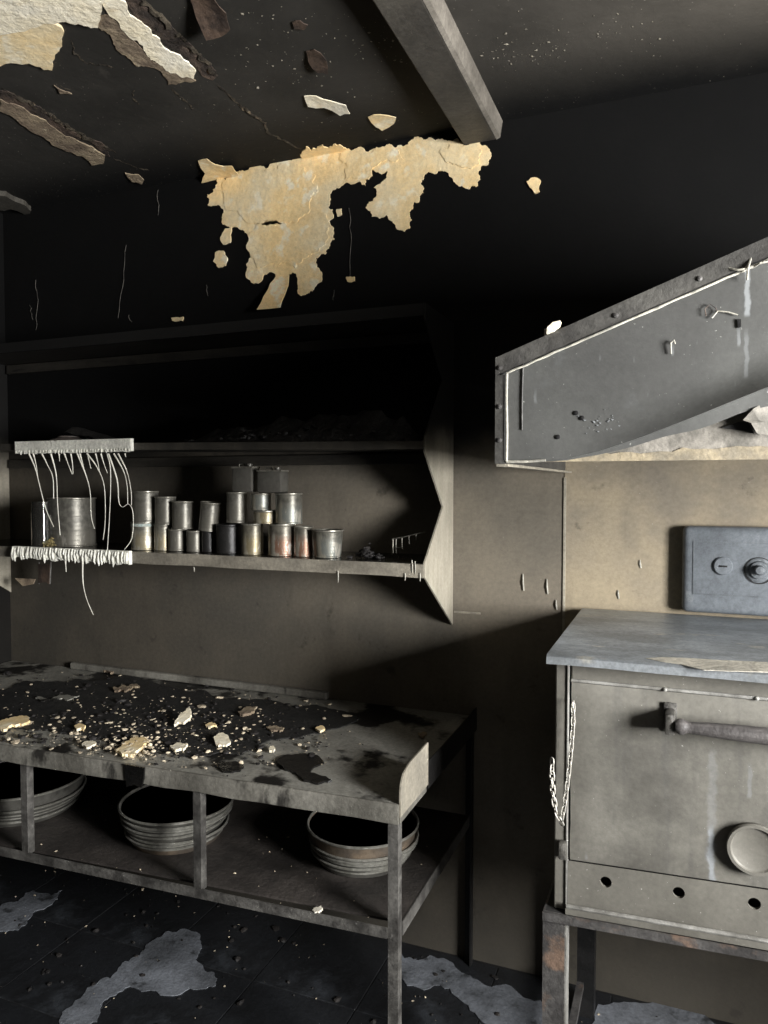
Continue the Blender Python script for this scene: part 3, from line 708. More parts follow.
# burnt lump and wire comb at the right end of the shelf
bm = B(); q = onY(368, 552, -.2); r_ = random.Random(14)
for _ in range(60):
    a = r_.gauss(0, .024)
    rock(bm, (q.x + a, -.2 + r_.gauss(0, .02), SZ + .004 + abs(r_.gauss(0, .016)) * math.exp(-(a / .03) ** 2)), r_.uniform(.006, .013), r_, .6)
o = obj('charred_lump', bm, 'char_crumb', None); origin(o, (q.x, -.2, SZ)); tag(o, 'small charred lump on the lowest shelf near its right end', 'debris')
wp = lambda a, b: onY(a, b, -.16)
rk = thing('wire_rack', 'small bent wire rack at the right end of the lowest shelf', 'rack', (wp(392, 552).x, -.16, SZ))
obj('top_wire', tube([wp(392, 539), wp(404, 537), wp(416, 534), wp(425, 532)], .0018, 6), 'tin_rim', rk, True)
for a, b0, b1 in ((393, 539, 553), (396, 539, 553), (402, 538, 549), (409, 536, 544), (416, 534, 540)):
    obj('upright_wire', tube([wp(a, b0), wp(a, b1)], .0014, 6), 'tin_rim', rk, True)
obj('cross_wire', tube([wp(393, 548), wp(403, 547)], .0012, 6), 'tin_rim', rk, True)
# burnt bracket under the lowest shelf
wb = lambda a, b, Y=-.10: onY(a, b, Y)
br = thing('shelf_bracket', 'burnt metal bracket hanging under the lowest shelf', 'bracket', wb(44, 563))
obj('plate', slab([wb(39, 564), wb(51, 564), wb(50, 584), (wb(47, 582)), wb(40, 583)], (0, -.006, 0)), 'brown_paint', br)
obj('arm', slab([wb(16, 578), wb(36, 579), wb(34, 584), wb(24, 586), wb(21, 583)], (0, -.006, 0)), 'broken_lath', br)
obj('edge', tube([wb(39, 562), wb(39, 584)], .003, 6), 'angle_iron', br)
obj('edge', tube([wb(51, 562), wb(50, 584)], .003, 6), 'angle_iron', br)

# ================================================================== long work table
TX0, TX1, TZ = LX + .012, -.612, .83
def yf(x): return -.735 - .045 * (-.616 - x)
YB = -.006
tb = thing('work_table', 'long sheet-metal work table with angle-iron legs under the shelf', 'table', ((TX0 + TX1) / 2, -.4, 0))
obj('table_top', slab([(TX0, yf(TX0) + .004, TZ), (TX1, yf(TX1) + .004, TZ), (TX1, YB, TZ), (TX0, YB, TZ)], (0, 0, -.012)), 'galvanised_sheet', tb)
bm = B(); n = 60; rv = []
for i in range(n + 1):
    x = TX0 + (TX1 - TX0) * i / n; d = .003 * mnoise.noise(Vector((x * 6, 0, 2))); dz = .0025 * mnoise.noise(Vector((x * 9, 4, 2)))
    y0 = yf(x)
    rv.append([bm.verts.new(pp) for pp in ((x, y0 + .006, TZ + .001), (x, y0 + .001, TZ + .0005 + dz * .3), (x, y0 - .003 + d, TZ - .006), (x, y0 - .003 + d, TZ - .046 + dz), (x, y0 + .003, TZ - .046 + dz), (x, y0 + .006, TZ - .01))])
for a, b in zip(rv, rv[1:]):
    for i in range(6): bm.faces.new((a[i], a[(i + 1) % 6], b[(i + 1) % 6], b[i]))
bm.faces.new(rv[0]); bm.faces.new(rv[-1][::-1])
obj('front_lip', bm, 'table_lip', tb, True)
# end flap standing up along the right end
bm = B(); y0 = yf(TX1); pr_ = [(y0 + .002, TZ - .030), (y0 + .002, TZ + .030), (y0 + .008, TZ + .052), (y0 + .025, TZ + .070), (y0 + .07, TZ + .080), (y0 + .212, TZ + .084), (y0 + .212, TZ - .030)]
add_slab(bm, [(TX1 + .001, a, b) for a, b in pr_], (.004, 0, 0))
obj('end_flap', bm, 'weathered_sheet', tb)
obj('end_lip', box(TX1 + .0005, TX1 + .003, y0 + .214, YB, TZ - .045, TZ + .03), 'tin_dark', tb)  # rear of the lip made black to paint in the stove's shadow
obj('end_apron', box(TX1 + .0002, TX1 + .004, y0 + .002, y0 + .2, TZ - .045, TZ - .031), 'table_lip', tb)
obj('back_strip', box(TX0 + .35, -1.15, -.032, -.008, TZ + .001, TZ + .028, bev=.006), 'table_lip', tb)
def angle_leg(name, x, y, z0, z1, w_=.026, sx=-1, sy=1, mat='angle_iron'):
    bm = B()
    add_box(bm, min(x, x + sx * w_), max(x, x + sx * w_), min(y, y + sy * .005), max(y, y + sy * .005), z0, z1)
    add_box(bm, min(x, x + sx * .005), max(x, x + sx * .005), min(y + sy * .0051, y + sy * w_), max(y + sy * .0051, y + sy * w_), z0, z1)
    return obj(name, bm, mat, tb)
LZ = .515                                                # lower tray
angle_leg('leg', TX1 - .004, yf(TX1) + .008, 0, TZ - .013)
angle_leg('leg', TX1 - .004, YB - .012, 0, TZ - .013, sy=-1, mat='black_iron')
angle_leg('leg', TX0 + .004, yf(TX0) + .008, 0, TZ - .013, sx=1)
angle_leg('leg', TX0 + .004, YB - .012, 0, TZ - .013, sx=1, sy=-1, mat='black_iron')
for px_ in (194.5, 29.5):
    p = onY(px_, 830, -.76); angle_leg('post', p.x + .016, yf(p.x) + .006, LZ - .002, TZ - .013, .024)
bm = B()
rl0, rl1 = TX0 + .006, TX1 - .031
add_slab(bm, [(rl0, yf(rl0) + .004, LZ - .022), (rl0, yf(rl0) + .004, LZ + .004), (rl1, yf(rl1) + .004, LZ + .004), (rl1, yf(rl1) + .004, LZ - .022)], (0, .005, 0))
obj('front_rail', bm, 'angle_iron', tb)
obj('lower_tray', slab([(rl0, yf(rl0) + .01, LZ - .006), (TX1 - .01, yf(TX1) + .05, LZ - .006), (TX1 - .01, YB - .05, LZ - .006), (rl0, YB - .05, LZ - .006)], (0, 0, .006)), 'lower_tray', tb)
obj('side_rail', box(TX1 - .012, TX1 - .007, yf(TX1) + .05, YB - .05, LZ - .036, LZ), 'angle_iron', tb)

# tar puddles, melted over the table edge
def puddle(px, label, hgt=.005, it=2, mat='tar'):
    pts = [onZ(a, b, TZ + .0015) for a, b in ragged(px, it, .1, rr)]
    bm = slab(pts, (0, 0, hgt))
    o = obj('tar_puddle', bm, 'tar'); origin(o, sum(pts, Vector()) / len(pts)); tag(o, label, 'puddle', 'melted tar puddles on the table'); o.data.materials[0] = MATS[mat]; return o
puddle([(276, 762), (284, 757), (300, 755), (318, 757), (324, 764), (314, 768), (310, 774), (326, 778), (332, 782), (318, 785), (304, 782), (296, 774), (284, 770)], 'glossy black puddle with a hooked tail near the table end')
puddle([(214, 767), (222, 763), (236, 763), (244, 768), (240, 772), (224, 773)], 'small round black puddle at the table front edge')
puddle([(-20, 690), (30, 682), (90, 682), (120, 676), (180, 690), (230, 700), (310, 706), (360, 718), (330, 730), (300, 738), (262, 744), (240, 755), (200, 756), (150, 750), (110, 744), (60, 734), (10, 727), (-20, 722)], 'broad black burnt crust across the table top', .003, 4, 'soot_crust')
bm = B(); xa = onY(126, 760, yf(-1.4)).x; xb = onY(146, 760, yf(-1.4)).x; yy = yf((xa + xb) / 2)
add_slab(bm, [(xa, yy - .004, TZ + .002), (xb, yy - .004, TZ + .002), (xb - .003, yy - .004, TZ - .03), (xb - .012, yy - .004, TZ - .055), ((xa + xb) / 2, yy - .004, TZ - .05), (xa + .006, yy - .004, TZ - .06), (xa + .002, yy - .004, TZ - .02)], (0, -.005, 0))
o = obj('tar_drip', bm, 'tar'); origin(o, ((xa + xb) / 2, yy, TZ)); tag(o, 'black tar run dripping over the front edge of the table', 'drip')

# burnt crumbs over the table
rd = random.Random(31)
bmA, bmB = B(), B()
for i in range(2700):
    if i % 3: x, y = rd.gauss(150, 75), rd.gauss(728, 18)
    else: x, y = rd.uniform(-40, 330), rd.uniform(672, 765)
    p = onZ(x, y, TZ + .003)
    if not (TX0 + .02 < p.x < TX1 - .05 and yf(p.x) + .012 < p.y < YB - .04): continue
    s = .0012 + min(.014, rd.expovariate(1 / .0026))
    if rd.random() < .5: rock(bmA, p + Vector((0, 0, s * .2)), s, rd, .45)
    else: rock(bmB, p + Vector((0, 0, s * .3)), s * 1.15, rd, .5)
for _ in range(170):
    p = onZ(rd.gauss(134, 13), rd.gauss(749, 6), TZ + .004)
    if p.y > yf(p.x) + .012: rock(bmA, p + Vector((0, 0, rd.uniform(0, .012))), rd.uniform(.003, .009), rd, .5)
o = obj('ash_crumbs', bmA, 'ash_crumb', None, kind='stuff'); origin(o, (-1.5, -.4, TZ)); tag(o, 'pale ash crumbs strewn over the table top', 'crumbs')
o = obj('char_crumbs', bmB, 'char_crumb', None, kind='stuff'); origin(o, (-1.5, -.4, TZ)); tag(o, 'black char crumbs strewn over the table top', 'crumbs')
# larger fallen pieces
def fallen(name, px, mat, label, th=.008, zb=TZ + .006, tilt=0, cat='debris', group='fallen plaster pieces on the table'):
    mx = sum(q_[0] for q_ in px) / len(px); my = sum(q_[1] for q_ in px) / len(px)
    px = [(mx + (a - mx) * .82, my + (b - my) * .82) for a, b in px]
    pts = [onZ(a, b, zb) for a, b in ragged(px, 3, .2, rd)]
    c = sum(pts, Vector()) / len(pts)
    bm = slab(pts, (0, 0, th * .7))
    bmesh.ops.rotate(bm, verts=bm.verts, cent=c, matrix=Matrix.Rotation(tilt, 3, 'X'))
    zmin = min(v.co.z for v in bm.verts); bmesh.ops.translate(bm, verts=bm.verts, vec=(0, 0, zb - zmin))
    o = obj(name, bm, mat); origin(o, Vector((c.x, c.y, zb))); tag(o, label, cat, group); return o
fallen('plaster_shard', [(110, 689), (122, 686), (140, 685), (143, 688), (128, 692), (112, 693)], 'broken_lath', 'long flat brownish plaster shard toward the back of the table', .01)
fallen('plaster_shard', [(-10, 722), (10, 719), (32, 718), (34, 723), (20, 727), (-10, 733)], 'cream_plaster', 'pale plaster shard at the left edge of the picture on the table', .012)
fallen('plaster_shard', [(73, 728), (80, 725), (87, 728), (85, 732), (76, 732)], 'cream_plaster', 'small round yellowish plaster shard left of the pale heap', .012)
fallen('plaster_shard', [(112, 754), (122, 745), (134, 738), (146, 738), (152, 744), (142, 752), (134, 760), (120, 759)], 'cream_plaster', 'large crumbled yellowish plaster heap at the table front', .014)
fallen('plaster_shard', [(212, 741), (220, 737), (230, 740), (233, 745), (222, 748), (214, 746)], 'pale_plaster', 'bright square plaster shard on the table, third from the tar puddle', .009, tilt=.15)
fallen('plaster_shard', [(236, 714), (250, 708), (258, 708), (256, 713), (242, 718)], 'broken_lath', 'narrow brownish shard right of the table middle', .012)
fallen('plaster_shard', [(264, 728), (274, 726), (286, 729), (284, 732), (270, 732)], 'broken_lath', 'flat brownish shard in front of the hooked tar puddle', .007)
fallen('plaster_shard', [(314, 730), (322, 727), (326, 731), (320, 734)], 'cream_plaster', 'small shard nearest the right end of the table', .01)
fallen('plaster_shard', [(268, 750), (272, 747), (276, 750), (274, 754), (269, 753)], 'pale_plaster', 'tiny bright crumb beside the hooked tar puddle', .009)
fallen('plaster_shard', [(178, 722), (192, 716), (194, 722), (184, 727), (172, 728)], 'pale_plaster', 'pale upturned curl of plaster in the middle of the table', .012, tilt=.3)
fallen('plaster_shard', [(204, 726), (212, 723), (218, 727), (210, 730)], 'cream_plaster', 'small tan shard beside the bright square shard', .008)
fallen('plaster_shard', [(80, 746), (92, 742), (98, 744), (86, 750)], 'pale_plaster', 'thin pale sliver left of the crumbled heap', .008)
fallen('plaster_shard', [(100, 671), (120, 668), (124, 671), (108, 674)], 'broken_lath', 'flat shard lying against the wall at the back of the table', .012)
fallen('plaster_shard', [(168, 748), (180, 744), (190, 746), (184, 752), (172, 752)], 'pale_plaster', 'pale crumbly shard between the heap and the bright square shard', .010)
fallen('plaster_shard', [(448, 0)] and [(30, 699), (60, 695), (84, 696), (60, 700)], 'galvanised_sheet', 'thin grey sliver at the left back of the table', .005)
fallen('plaster_shard', [(417, 734), (424, 733), (428, 735), (420, 738)], 'broken_lath', 'small crumb behind the end flap of the table', .008)

# ------------------------------------------------------------------ stacks of round pans on the lower tray
def pan(c, r, hgt, mat, label, tilt=0, group='round pans on the lower tray', n=40):
    t_ = thing('round_pan', label, 'pan', c, group)
    rb = r * .93
    obj('pan_body', lathe([(rb * .3, 0.0005), (rb, 0), (rb + .004, .003), (r, hgt - .003), (r - .003, hgt - .003), (rb, .005), (rb - .006, .0035), (rb * .3, .0035)], c, n, wob=.004), mat, t_, True)
    obj('rolled_rim', lathe([(r - .002, hgt - .006), (r + .004, hgt - .005), (r + .005, hgt - .001), (r + .001, hgt + .001), (r - .003, hgt - .001), (r - .003, hgt - .006)], c, n, wob=.004), 'pan_rim', t_, True)
    t_.rotation_euler = (tilt * .6, tilt, 0)
    return t_
rp = random.Random(4)
def stack(cx, cy, r, hs, where, mats, taper=.0):
    z = LZ + .0008; n = len(hs)
    for i, (hgt, step_) in enumerate(hs):
        m_ = mats[i % len(mats)]
        pos = 'topmost' if i == n - 1 else ('bottom' if i == 0 else None)
        lab = ('%s round pan of the %s' % (pos, where)) if pos else ('thin round pan, %s from the bottom, in the %s' % (['', 'second', 'third', 'fourth', 'fifth', 'sixth', 'seventh', 'eighth'][i], where))
        j = 0 if i == 0 else .005
        pan(Vector((cx + rp.uniform(-j, j), cy + rp.uniform(-j, j), z)), r * (1 - taper * (1 - i / (n - 1))) * rp.uniform(.99, 1.01), hgt, m_, lab)
        z += step_
stack(-1.425, -.52, .168, [(.024, .018), (.018, .009), (.018, .009), (.026, .020), (.020, .013), (.018, .010), (.018, .009), (.024, .03)], 'middle pan stack', ['pan_rusty'] + ['pan_steel'] * 7, .17)
stack(-.84, -.425, .160, [(.022, .012), (.018, .009), (.018, .010), (.018, .009), (.018, .009), (.020, .016), (.040, .03)], 'pan stack nearest the front table leg', ['pan_steel'] * 6 + ['pan_rusty'], .16)
stack(-2.03, -.545, .195, [(.022, .014), (.022, .013), (.022, .014), (.024, .018), (.045, .03)], 'leftmost pan stack', ['pan_steel'], .12)
bm = B()
for _ in range(90):
    x, y = rd.uniform(-2.2, -.65), rd.uniform(-.76, -.1)
    if any((x - a) ** 2 + (y - b) ** 2 < r_ ** 2 for a, b, r_ in ((-1.425, -.52, .2), (-.84, -.425, .17), (-2.03, -.545, .21))) or y < yf(x) + .02: continue
    rock(bm, (x, y, LZ + .001), rd.uniform(.0015, .0045), rd)
o = obj('ash_crumbs', bm, 'ash_crumb', None, kind='stuff'); origin(o, (-1.4, -.4, LZ)); tag(o, 'few pale ash crumbs scattered on the lower tray', 'crumbs')
fallen('plaster_chip', [(311, 912), (322, 907), (324, 910), (314, 915)], 'pale_coating', 'small pale chip on the lower tray near its front edge', .008, LZ + .0015)
bm = B(); bm2 = B()
for i in range(900):
    x, y = rd.uniform(-2.6, .6), rd.uniform(-2.0, -.05)
    s = abs(rd.gauss(.002, .0026)) + .001
    rock(bm if i % 3 == 0 else bm2, (x, y, .002), s * (1 if i % 3 == 0 else 2), rd)
o = obj('ash_crumbs', bm, 'ash_crumb', None, kind='stuff'); origin(o, (-1, -1, 0)); tag(o, 'pale ash crumbs scattered on the floor', 'crumbs')
o = obj('char_crumbs', bm2, 'char_crumb', None, kind='stuff'); origin(o, (-1, -1, 0)); tag(o, 'black char crumbs scattered on the floor', 'crumbs')

# ================================================================== stove
SL, SR = -.257, .90
SF = -.64
def zb(x, z, k=.04): return z + k * (x + .22) * (1 if x < .6 else 1)      # the sagged stand lifts a little to the right
st = thing('oven_stove', 'grey enamelled oven on an angle-iron stand under the hood', 'stove', (.32, -.35, 0))
obj('oven_body', box(SL + .002, SR, SF + .03, -.04, .606, 1.188), 'stove_inner', st)
bm = B()
n = 30; rv = []
for i in range(n + 1):
    x = -.270 + (SR + .02 + .270) * i / n; d = .004 * mnoise.noise(Vector((x * 4, 1, 5)))
    rv.append([bm.verts.new(pp) for pp in ((x, -.03, 1.216), (x, -.69, 1.216 + d * .4), (x, -.698, 1.212 + d * .5), (x, -.70 + d, 1.196 + d), (x, -.694 + d, 1.196 + d), (x, -.688, 1.208), (x, -.03, 1.208))])
for a, b in zip(rv, rv[1:]):
    for i in range(7): bm.faces.new((a[i], a[(i + 1) % 7], b[(i + 1) % 7], b[i]))
bm.faces.new(rv[0]); bm.faces.new(rv[-1][::-1])
o = obj('top_sheet', bm, 'stove_top', st, True); o['label'] = 'bluish grey sheet top of the oven'
obj('side_lip', box(-.271, -.267, -.69, -.03, 1.196, 1.2155), 'stove_edge', st)
cp = [onZ(a, b, 1.2175) for a, b in [(646, 658), (664, 657), (690, 658), (720, 660), (768, 662), (800, 664), (800, 674), (768, 672), (730, 671), (704, 670), (680, 664), (660, 661)]]
obj('bare_streak', slab(cp, (0, 0, -.001)), 'pale_coating', st)
# front frame
obj('top_rail', box(-.222, SR - .01, SF - .002, SF + .028, 1.150, 1.206, bev=.003), 'stove_enamel', st)
bm = B(); add_box(bm, SL, SL + .026, SF - .004, SF + .03, .607, 1.205, bev=.003)
obj('stile', bm, 'stove_enamel', st)
obj('stile_edge', box(SL + .0265, SL + .031, SF - .008, SF + .02, .607, 1.205, bev=.001), 'stove_edge', st)
obj('side_panel', box(SL - .001, SL + .0015, SF + .031, -.04, .607, 1.205), 'stove_enamel', st)
# door
DX0, DX1 = -.221, .535
bm = B(); n = 26; rowsd = []
for i in range(n + 1):
    x = DX0 + (DX1 - DX0) * i / n; row = []
    for j in range(15):
        v = j / 14; zlo = zb(x, .730); z = zlo + (1.145 - zlo) * v
        d = .0010 * mnoise.noise(Vector((x * 5, z * 5, 0)))
        edge_ = .006 if (i in (0, n) or j in (0, 14)) else 0
        row.append(bm.verts.new((x + (.002 * mnoise.noise(Vector((z * 20, 0, 0))) if i == 0 else 0), SF - .009 + d + edge_*.7, z)))
    rowsd.append(row)
for a, b in zip(rowsd, rowsd[1:]):
    for j in range(14): bm.faces.new((a[j], b[j], b[j + 1], a[j + 1]))
bmesh.ops.recalc_face_normals(bm, faces=bm.faces)
ex = bmesh.ops.extrude_face_region(bm, geom=bm.faces[:])
bmesh.ops.translate(bm, verts=[v for v in ex['geom'] if isinstance(v, bmesh.types.BMVert)], vec=(0, .03, 0))
door = obj('oven_door', bm, 'stove_door', st, True); door['label'] = 'flat grey oven door with heat-bleached rings'
obj('side_door', box(.545, SR - .012, SF - .014, SF + .012, .75, 1.145, bev=.004), 'stove_enamel', st)
obj('drip_rail', box(DX0 - .002, SR - .012, SF - .009, SF - .002, 1.1465, 1.1535, bev=.002), 'stove_edge', st)
for px_, py_ in ((665, 690), (757, 699)):
    p = onY(px_, py_, SF - .012); obj('rivet', lathe([(.005, 0), (.004, -.004), (.001, -.006)], (p.x, SF - .0085, p.z), 10, 'Y'), 'stove_edge', st, True)
# lower panel with three air holes, foot flange
bm = B()
HX = [-.14, .014, .163, .31, .46, .61, .76]; HR = .0125; half = .03
def zpan(x): return zb(x, .618, .035), zb(x, .728)
def cell(x0, x1, hole=None):
    z00, z01 = zpan(x0); z10, z11 = zpan(x1); N = 24
    if hole is None:
        vv = [bm.verts.new(q) for q in ((x0, SF - .007, z00), (x1, SF - .007, z10), (x1, SF - .007, z11), (x0, SF - .007, z01))]
        bm.faces.new(vv); return
    hx, hz = hole; out, inn, bak = [], [], []
    for k in range(N):
        a = 2 * math.pi * k / N; ca, sa = math.cos(a), math.sin(a); m_ = max(abs(ca), abs(sa)); u, v = ca / m_, sa / m_
        x = hx + u * (x1 - x0) / 2; f = (x - x0) / (x1 - x0); zl = z00 + (z10 - z00) * f; zh = z01 + (z11 - z01) * f
        out.append(bm.verts.new((x, SF - .007, zl + (zh - zl) * (v + 1) / 2)))
        inn.append(bm.verts.new((hx + HR * ca, SF - .007, hz + HR * sa))); bak.append(bm.verts.new((hx + HR * ca, SF + .001, hz + HR * sa)))
    for k in range(N):
        k2 = (k + 1) % N; bm.faces.new((out[k], out[k2], inn[k2], inn[k])); bm.faces.new((inn[k], inn[k2], bak[k2], bak[k]))
xp = -.225
for i, hx in enumerate(HX):
    cell(xp, hx - half); cell(hx - half, hx + half, (hx, zb(hx, .690, .05))); xp = hx + half
cell(xp, SR - .012)
bmesh.ops.remove_doubles(bm, verts=bm.verts, dist=1e-5)
obj('vent_panel', bm, 'stove_enamel', st)
obj('foot_flange', slab([(-.228, SF - .014, zb(-.228, .607, .035)), (SR - .012, SF - .014, zb(SR, .607, .035)), (SR - .012, SF - .014, zb(SR, .625, .035)), (-.228, SF - .014, zb(-.228, .625, .035))], (0, -.006, 0)), 'stove_enamel', st)
obj('flange_bead', tube([(-.226, SF - .018, zb(-.228, .626, .035)), (SR - .014, SF - .018, zb(SR, .626, .035))], .005, 8), 'stove_edge', st, True)
# handle
hb = SF - .0105
hp = onY(671, 717, hb - .03)
bk = obj('handle_bracket', box(-.019, .001, hb - .055, hb, 1.066, 1.112, bev=.005), 'handle_bracket', st, True)
obj('bracket_plate', box(-.023, .005, hb - .006, hb, 1.058, 1.124, bev=.003), 'handle_bracket', st, True)
hz = 1.088
prof = [(.004, -.014), (.013, -.013), (.0165, -.006), (.0165, .002), (.013, .008), (.0115, .014), (.0125, .02), (.0145, .05), (.0165, .10), (.0175, .16), (.0165, .22), (.0145, .27), (.0125, .30), (.0115, .306), (.013, .312), (.0165, .318), (.0165, .326), (.013, .333), (.004, .334)]
bm = lathe(prof, (0.015, hb - .050, hz), 20, 'X')
hd = obj('handle_bar', bm, 'handle_wood', st, True); hd['label'] = 'turned wooden handle bar'
obj('handle_bracket', box(.349, .369, hb - .065, hb, 1.066, 1.112, bev=.005), 'handle_bracket', st, True)
# round vent cover
VC = (.160, hb, .834)
obj('vent_cover', lathe([(.048, .002), (.052, -.002), (.055, -.016), (.053, -.020), (.047, -.020), (.045, -.016), (.043, -.0145), (.005, -.0145)], VC, 40, 'Y'), 'stove_enamel', st, True)
# white spill
# latch at the left edge of the door
p = onY(563, 848, SF - .01)
obj('latch', box(p.x - .008, p.x + .010, SF - .03, SF - .0085, p.z - .02, p.z + .02, bev=.004), 'handle_bracket', st, True)
# stand
def stand_leg(x0, x1, y0, y1, z1, mat):
    bm = B(); add_box(bm, x0, x1, y0, y0 + .006, 0, z1)
    add_box(bm, x1 - .006, x1, y0 + .0061, y1, 0, z1); return obj('stand_leg', bm, mat, st)
stand_leg(-.279, -.229, SF - .022, SF + .03, .604, 'worn_iron'); obj('leg_edge', box(-.2288, -.2255, SF - .022, SF + .03, 0, .58), 'stove_edge', st)
stand_leg(-.262, -.212, -.14, -.09, .604, 'black_iron')
stand_leg(SR - .05, SR, SF - .022, SF + .03, .604, 'worn_iron'); stand_leg(SR - .05, SR, -.14, -.09, .604, 'black_iron')
obj('stand_rail', slab([(-.279, SF - .0245, .586), (SR, SF - .0245, zb(SR, .589, .035)), (SR, SF - .0245, zb(SR, .606, .035)), (-.279, SF - .0245, .606)], (0, -.005, 0)), 'worn_iron', st)
obj('stand_rail', box(-.279, -.274, SF - .02, -.09, .58, .605), 'worn_iron', st)
obj('stand_shelf', box(-.274, SR, SF - .016, -.09, .598, .605), 'stove_inner', st)
obj('stand_brace', box(-.262, -.242, SF + .03, -.14, .085, .105), 'worn_iron', st)

# chain hanging at the door edge
cpx = [(573, 708), (573, 725), (571, 750), (568, 778), (565, 802), (561, 822), (556, 812), (553, 795), (552, 775), (552, 757)]
cy = [SF - .032] * 6 + [SF - .036, SF - .034, SF - .030, SF - .026]
path = [onY(a, b, y_) for (a, b), y_ in zip(cpx, cy)]
seg = [0]
for a, b in zip(path, path[1:]): seg.append(seg[-1] + (b - a).length)
pitch = .0150; N = int(seg[-1] / pitch)
ch = thing('steel_chain', 'bright steel chain looped at the left edge of the oven door', 'chain', path[5])
bm = B()
L_, W_, R_ = .0112, .0052, .0019
loop = []
for k in range(12):
    a = 2 * math.pi * k / 12; loop.append(Vector((W_ * math.cos(a), 0, (L_ - W_) * (1 if math.sin(a) > 0 else -1) * (1 if abs(math.sin(a)) > .1 else 0) + W_ * math.sin(a))))
rings = []
for k in range(12):
    d = (loop[(k + 1) % 12] - loop[k - 1]).normalized(); u = d.cross(Vector((0, 1, 0))); 
    rings.append([bm.verts.new(loop[k] + (u * math.cos(q) + Vector((0, 1, 0)) * math.sin(q)) * R_) for q in (0, 1.57, 3.14, 4.71)])
for k in range(12):
    a, b = rings[k], rings[(k + 1) % 12]
    for j in range(4): bm.faces.new((a[j], a[(j + 1) % 4], b[(j + 1) % 4], b[j]))
bmesh.ops.recalc_face_normals(bm, faces=bm.faces)
me = bpy.data.meshes.new('chain_link'); bm.to_mesh(me); bm.free(); me.materials.append(MATS['chain_steel']); me.shade_smooth()
for i in range(N + 1):
    s_ = i * pitch; k = max(j for j in range(len(seg)) if seg[j] <= s_ + 1e-9); k = min(k, len(path) - 2)
    d = (path[k + 1] - path[k]).normalized(); pos = path[k] + d * (s_ - seg[k])
    o = bpy.data.objects.new('chain_link', me); COL.objects.link(o); o.parent = ch
    o.location = pos - path[5]
    q = d.to_track_quat('Z', 'Y'); o.rotation_mode = 'QUATERNION'
    o.rotation_quaternion = q @ Matrix.Rotation(math.radians(45 + 90 * (i % 2)), 3, 'Z').to_quaternion()
p = path[0]
obj('chain_hook', tube([(p.x, SF - .019, p.z + .012), (p.x, SF - .034, p.z + .012), (p.x, SF - .037, p.z + .004), (p.x, SF - .032, p.z)], .0025, 6), 'chain_steel', ch, True)

# ================================================================== control box on the wall
CX0, CX1, CZ0, CZ1, CY = .0145, .46, 1.226, 1.478, -.055
cb = thing('control_box', 'blue-grey oven control box with two dials on the wall', 'control box', (.24, -.05, CZ0))
bm = B(); add_box(bm, CX0, CX1, CY, -.007, CZ0, CZ1, bev=.018, seg=4)
obj('housing', bm, 'control_box', cb, True)
bm = B()
fx0, fx1, fz0, fz1 = .046, .43, 1.284, 1.432
for a in ((fx0, fx1, fz1, fz1 + .003), (fx0, fx1, fz0 - .003, fz0), (fx0 - .003, fx0, fz0 - .003, fz1 + .003), (fx1, fx1 + .003, fz0 - .003, fz1 + .003)):
    add_box(bm, a[0], a[1], CY - .002, CY + .001, a[2], a[3])
obj('panel_edge', bm, 'control_dial', cb)
p = onY(723, 566, CY)
lk = obj('key_switch', lathe([(.026, 0), (.026, -.006), (.023, -.009), (.004, -.009)], (p.x, CY + .0005, p.z), 32, 'Y'), 'control_box', cb, True)
obj('key_slot', box(p.x - .010, p.x + .011, CY - .0115, CY - .008, p.z - .0025, p.z + .0025, bev=.001), 'black_iron', lk)
p = onY(759, 570, CY)
kn = obj('rotary_dial', lathe([(.034, 0), (.034, -.004), (.030, -.006), (.026, -.006), (.024, -.014), (.012, -.015)], (p.x, CY + .0005, p.z), 36, 'Y'), 'control_dial', cb, True)
obj('dial_ring', lathe([(.038, 0), (.038, -.003), (.0345, -.003), (.0345, 0)], (p.x, CY + .0002, p.z - .002), 36, 'Y'), 'black_iron', kn, True)
obj('dial_grip', lathe([(.013, -.014), (.014, -.03), (.011, -.036), (.003, -.037)], (p.x, CY, p.z + .002), 24, 'Y'), 'control_dial', kn, True)
p = onY(820, 566, CY)
obj('rotary_dial', lathe([(.028, 0), (.028, -.006), (.024, -.012), (.01, -.013)], (.37, CY, 1.363), 32, 'Y'), 'control_dial', cb, True)

# ================================================================== extraction hood
HY, HX0, HX1, HZ0 = -.937, -.331, 1.02, 1.640
slope = .3726; HPK, HPK2 = .42, .52
def htop(x): return 1.841 + slope * (min(x, HPK) - HX0) if x < HPK2 else 1.841 + slope * (HPK - HX0) - slope * 1.5 * (x - HPK2)
hd_ = thing('extraction_hood', 'dented grey sheet-metal extraction hood above the oven', 'hood', (.3, -.47, HZ0))
crease = [(HX0, HZ0 + .002), (-.26, HZ0 + .004), (onY(566, 460, HY).x, onY(566, 459, HY).z)] + [(onY(a, b, HY).x, onY(a, b, HY).z) for a, b in [(600, 451), (640, 438), (690, 419), (730, 403), (768, 388)]] + [(.30, 1.80), (.5, 1.83), (.8, 1.80), (HX1, 1.70)]
def cr(x):
    for (a, b), (c, d) in zip(crease, crease[1:]):
        if a <= x <= c:
            t_ = (x - a) / (c - a); return b + (d - b) * t_
    return crease[-1][1]
bm = B(); n = 70; rowsh = []
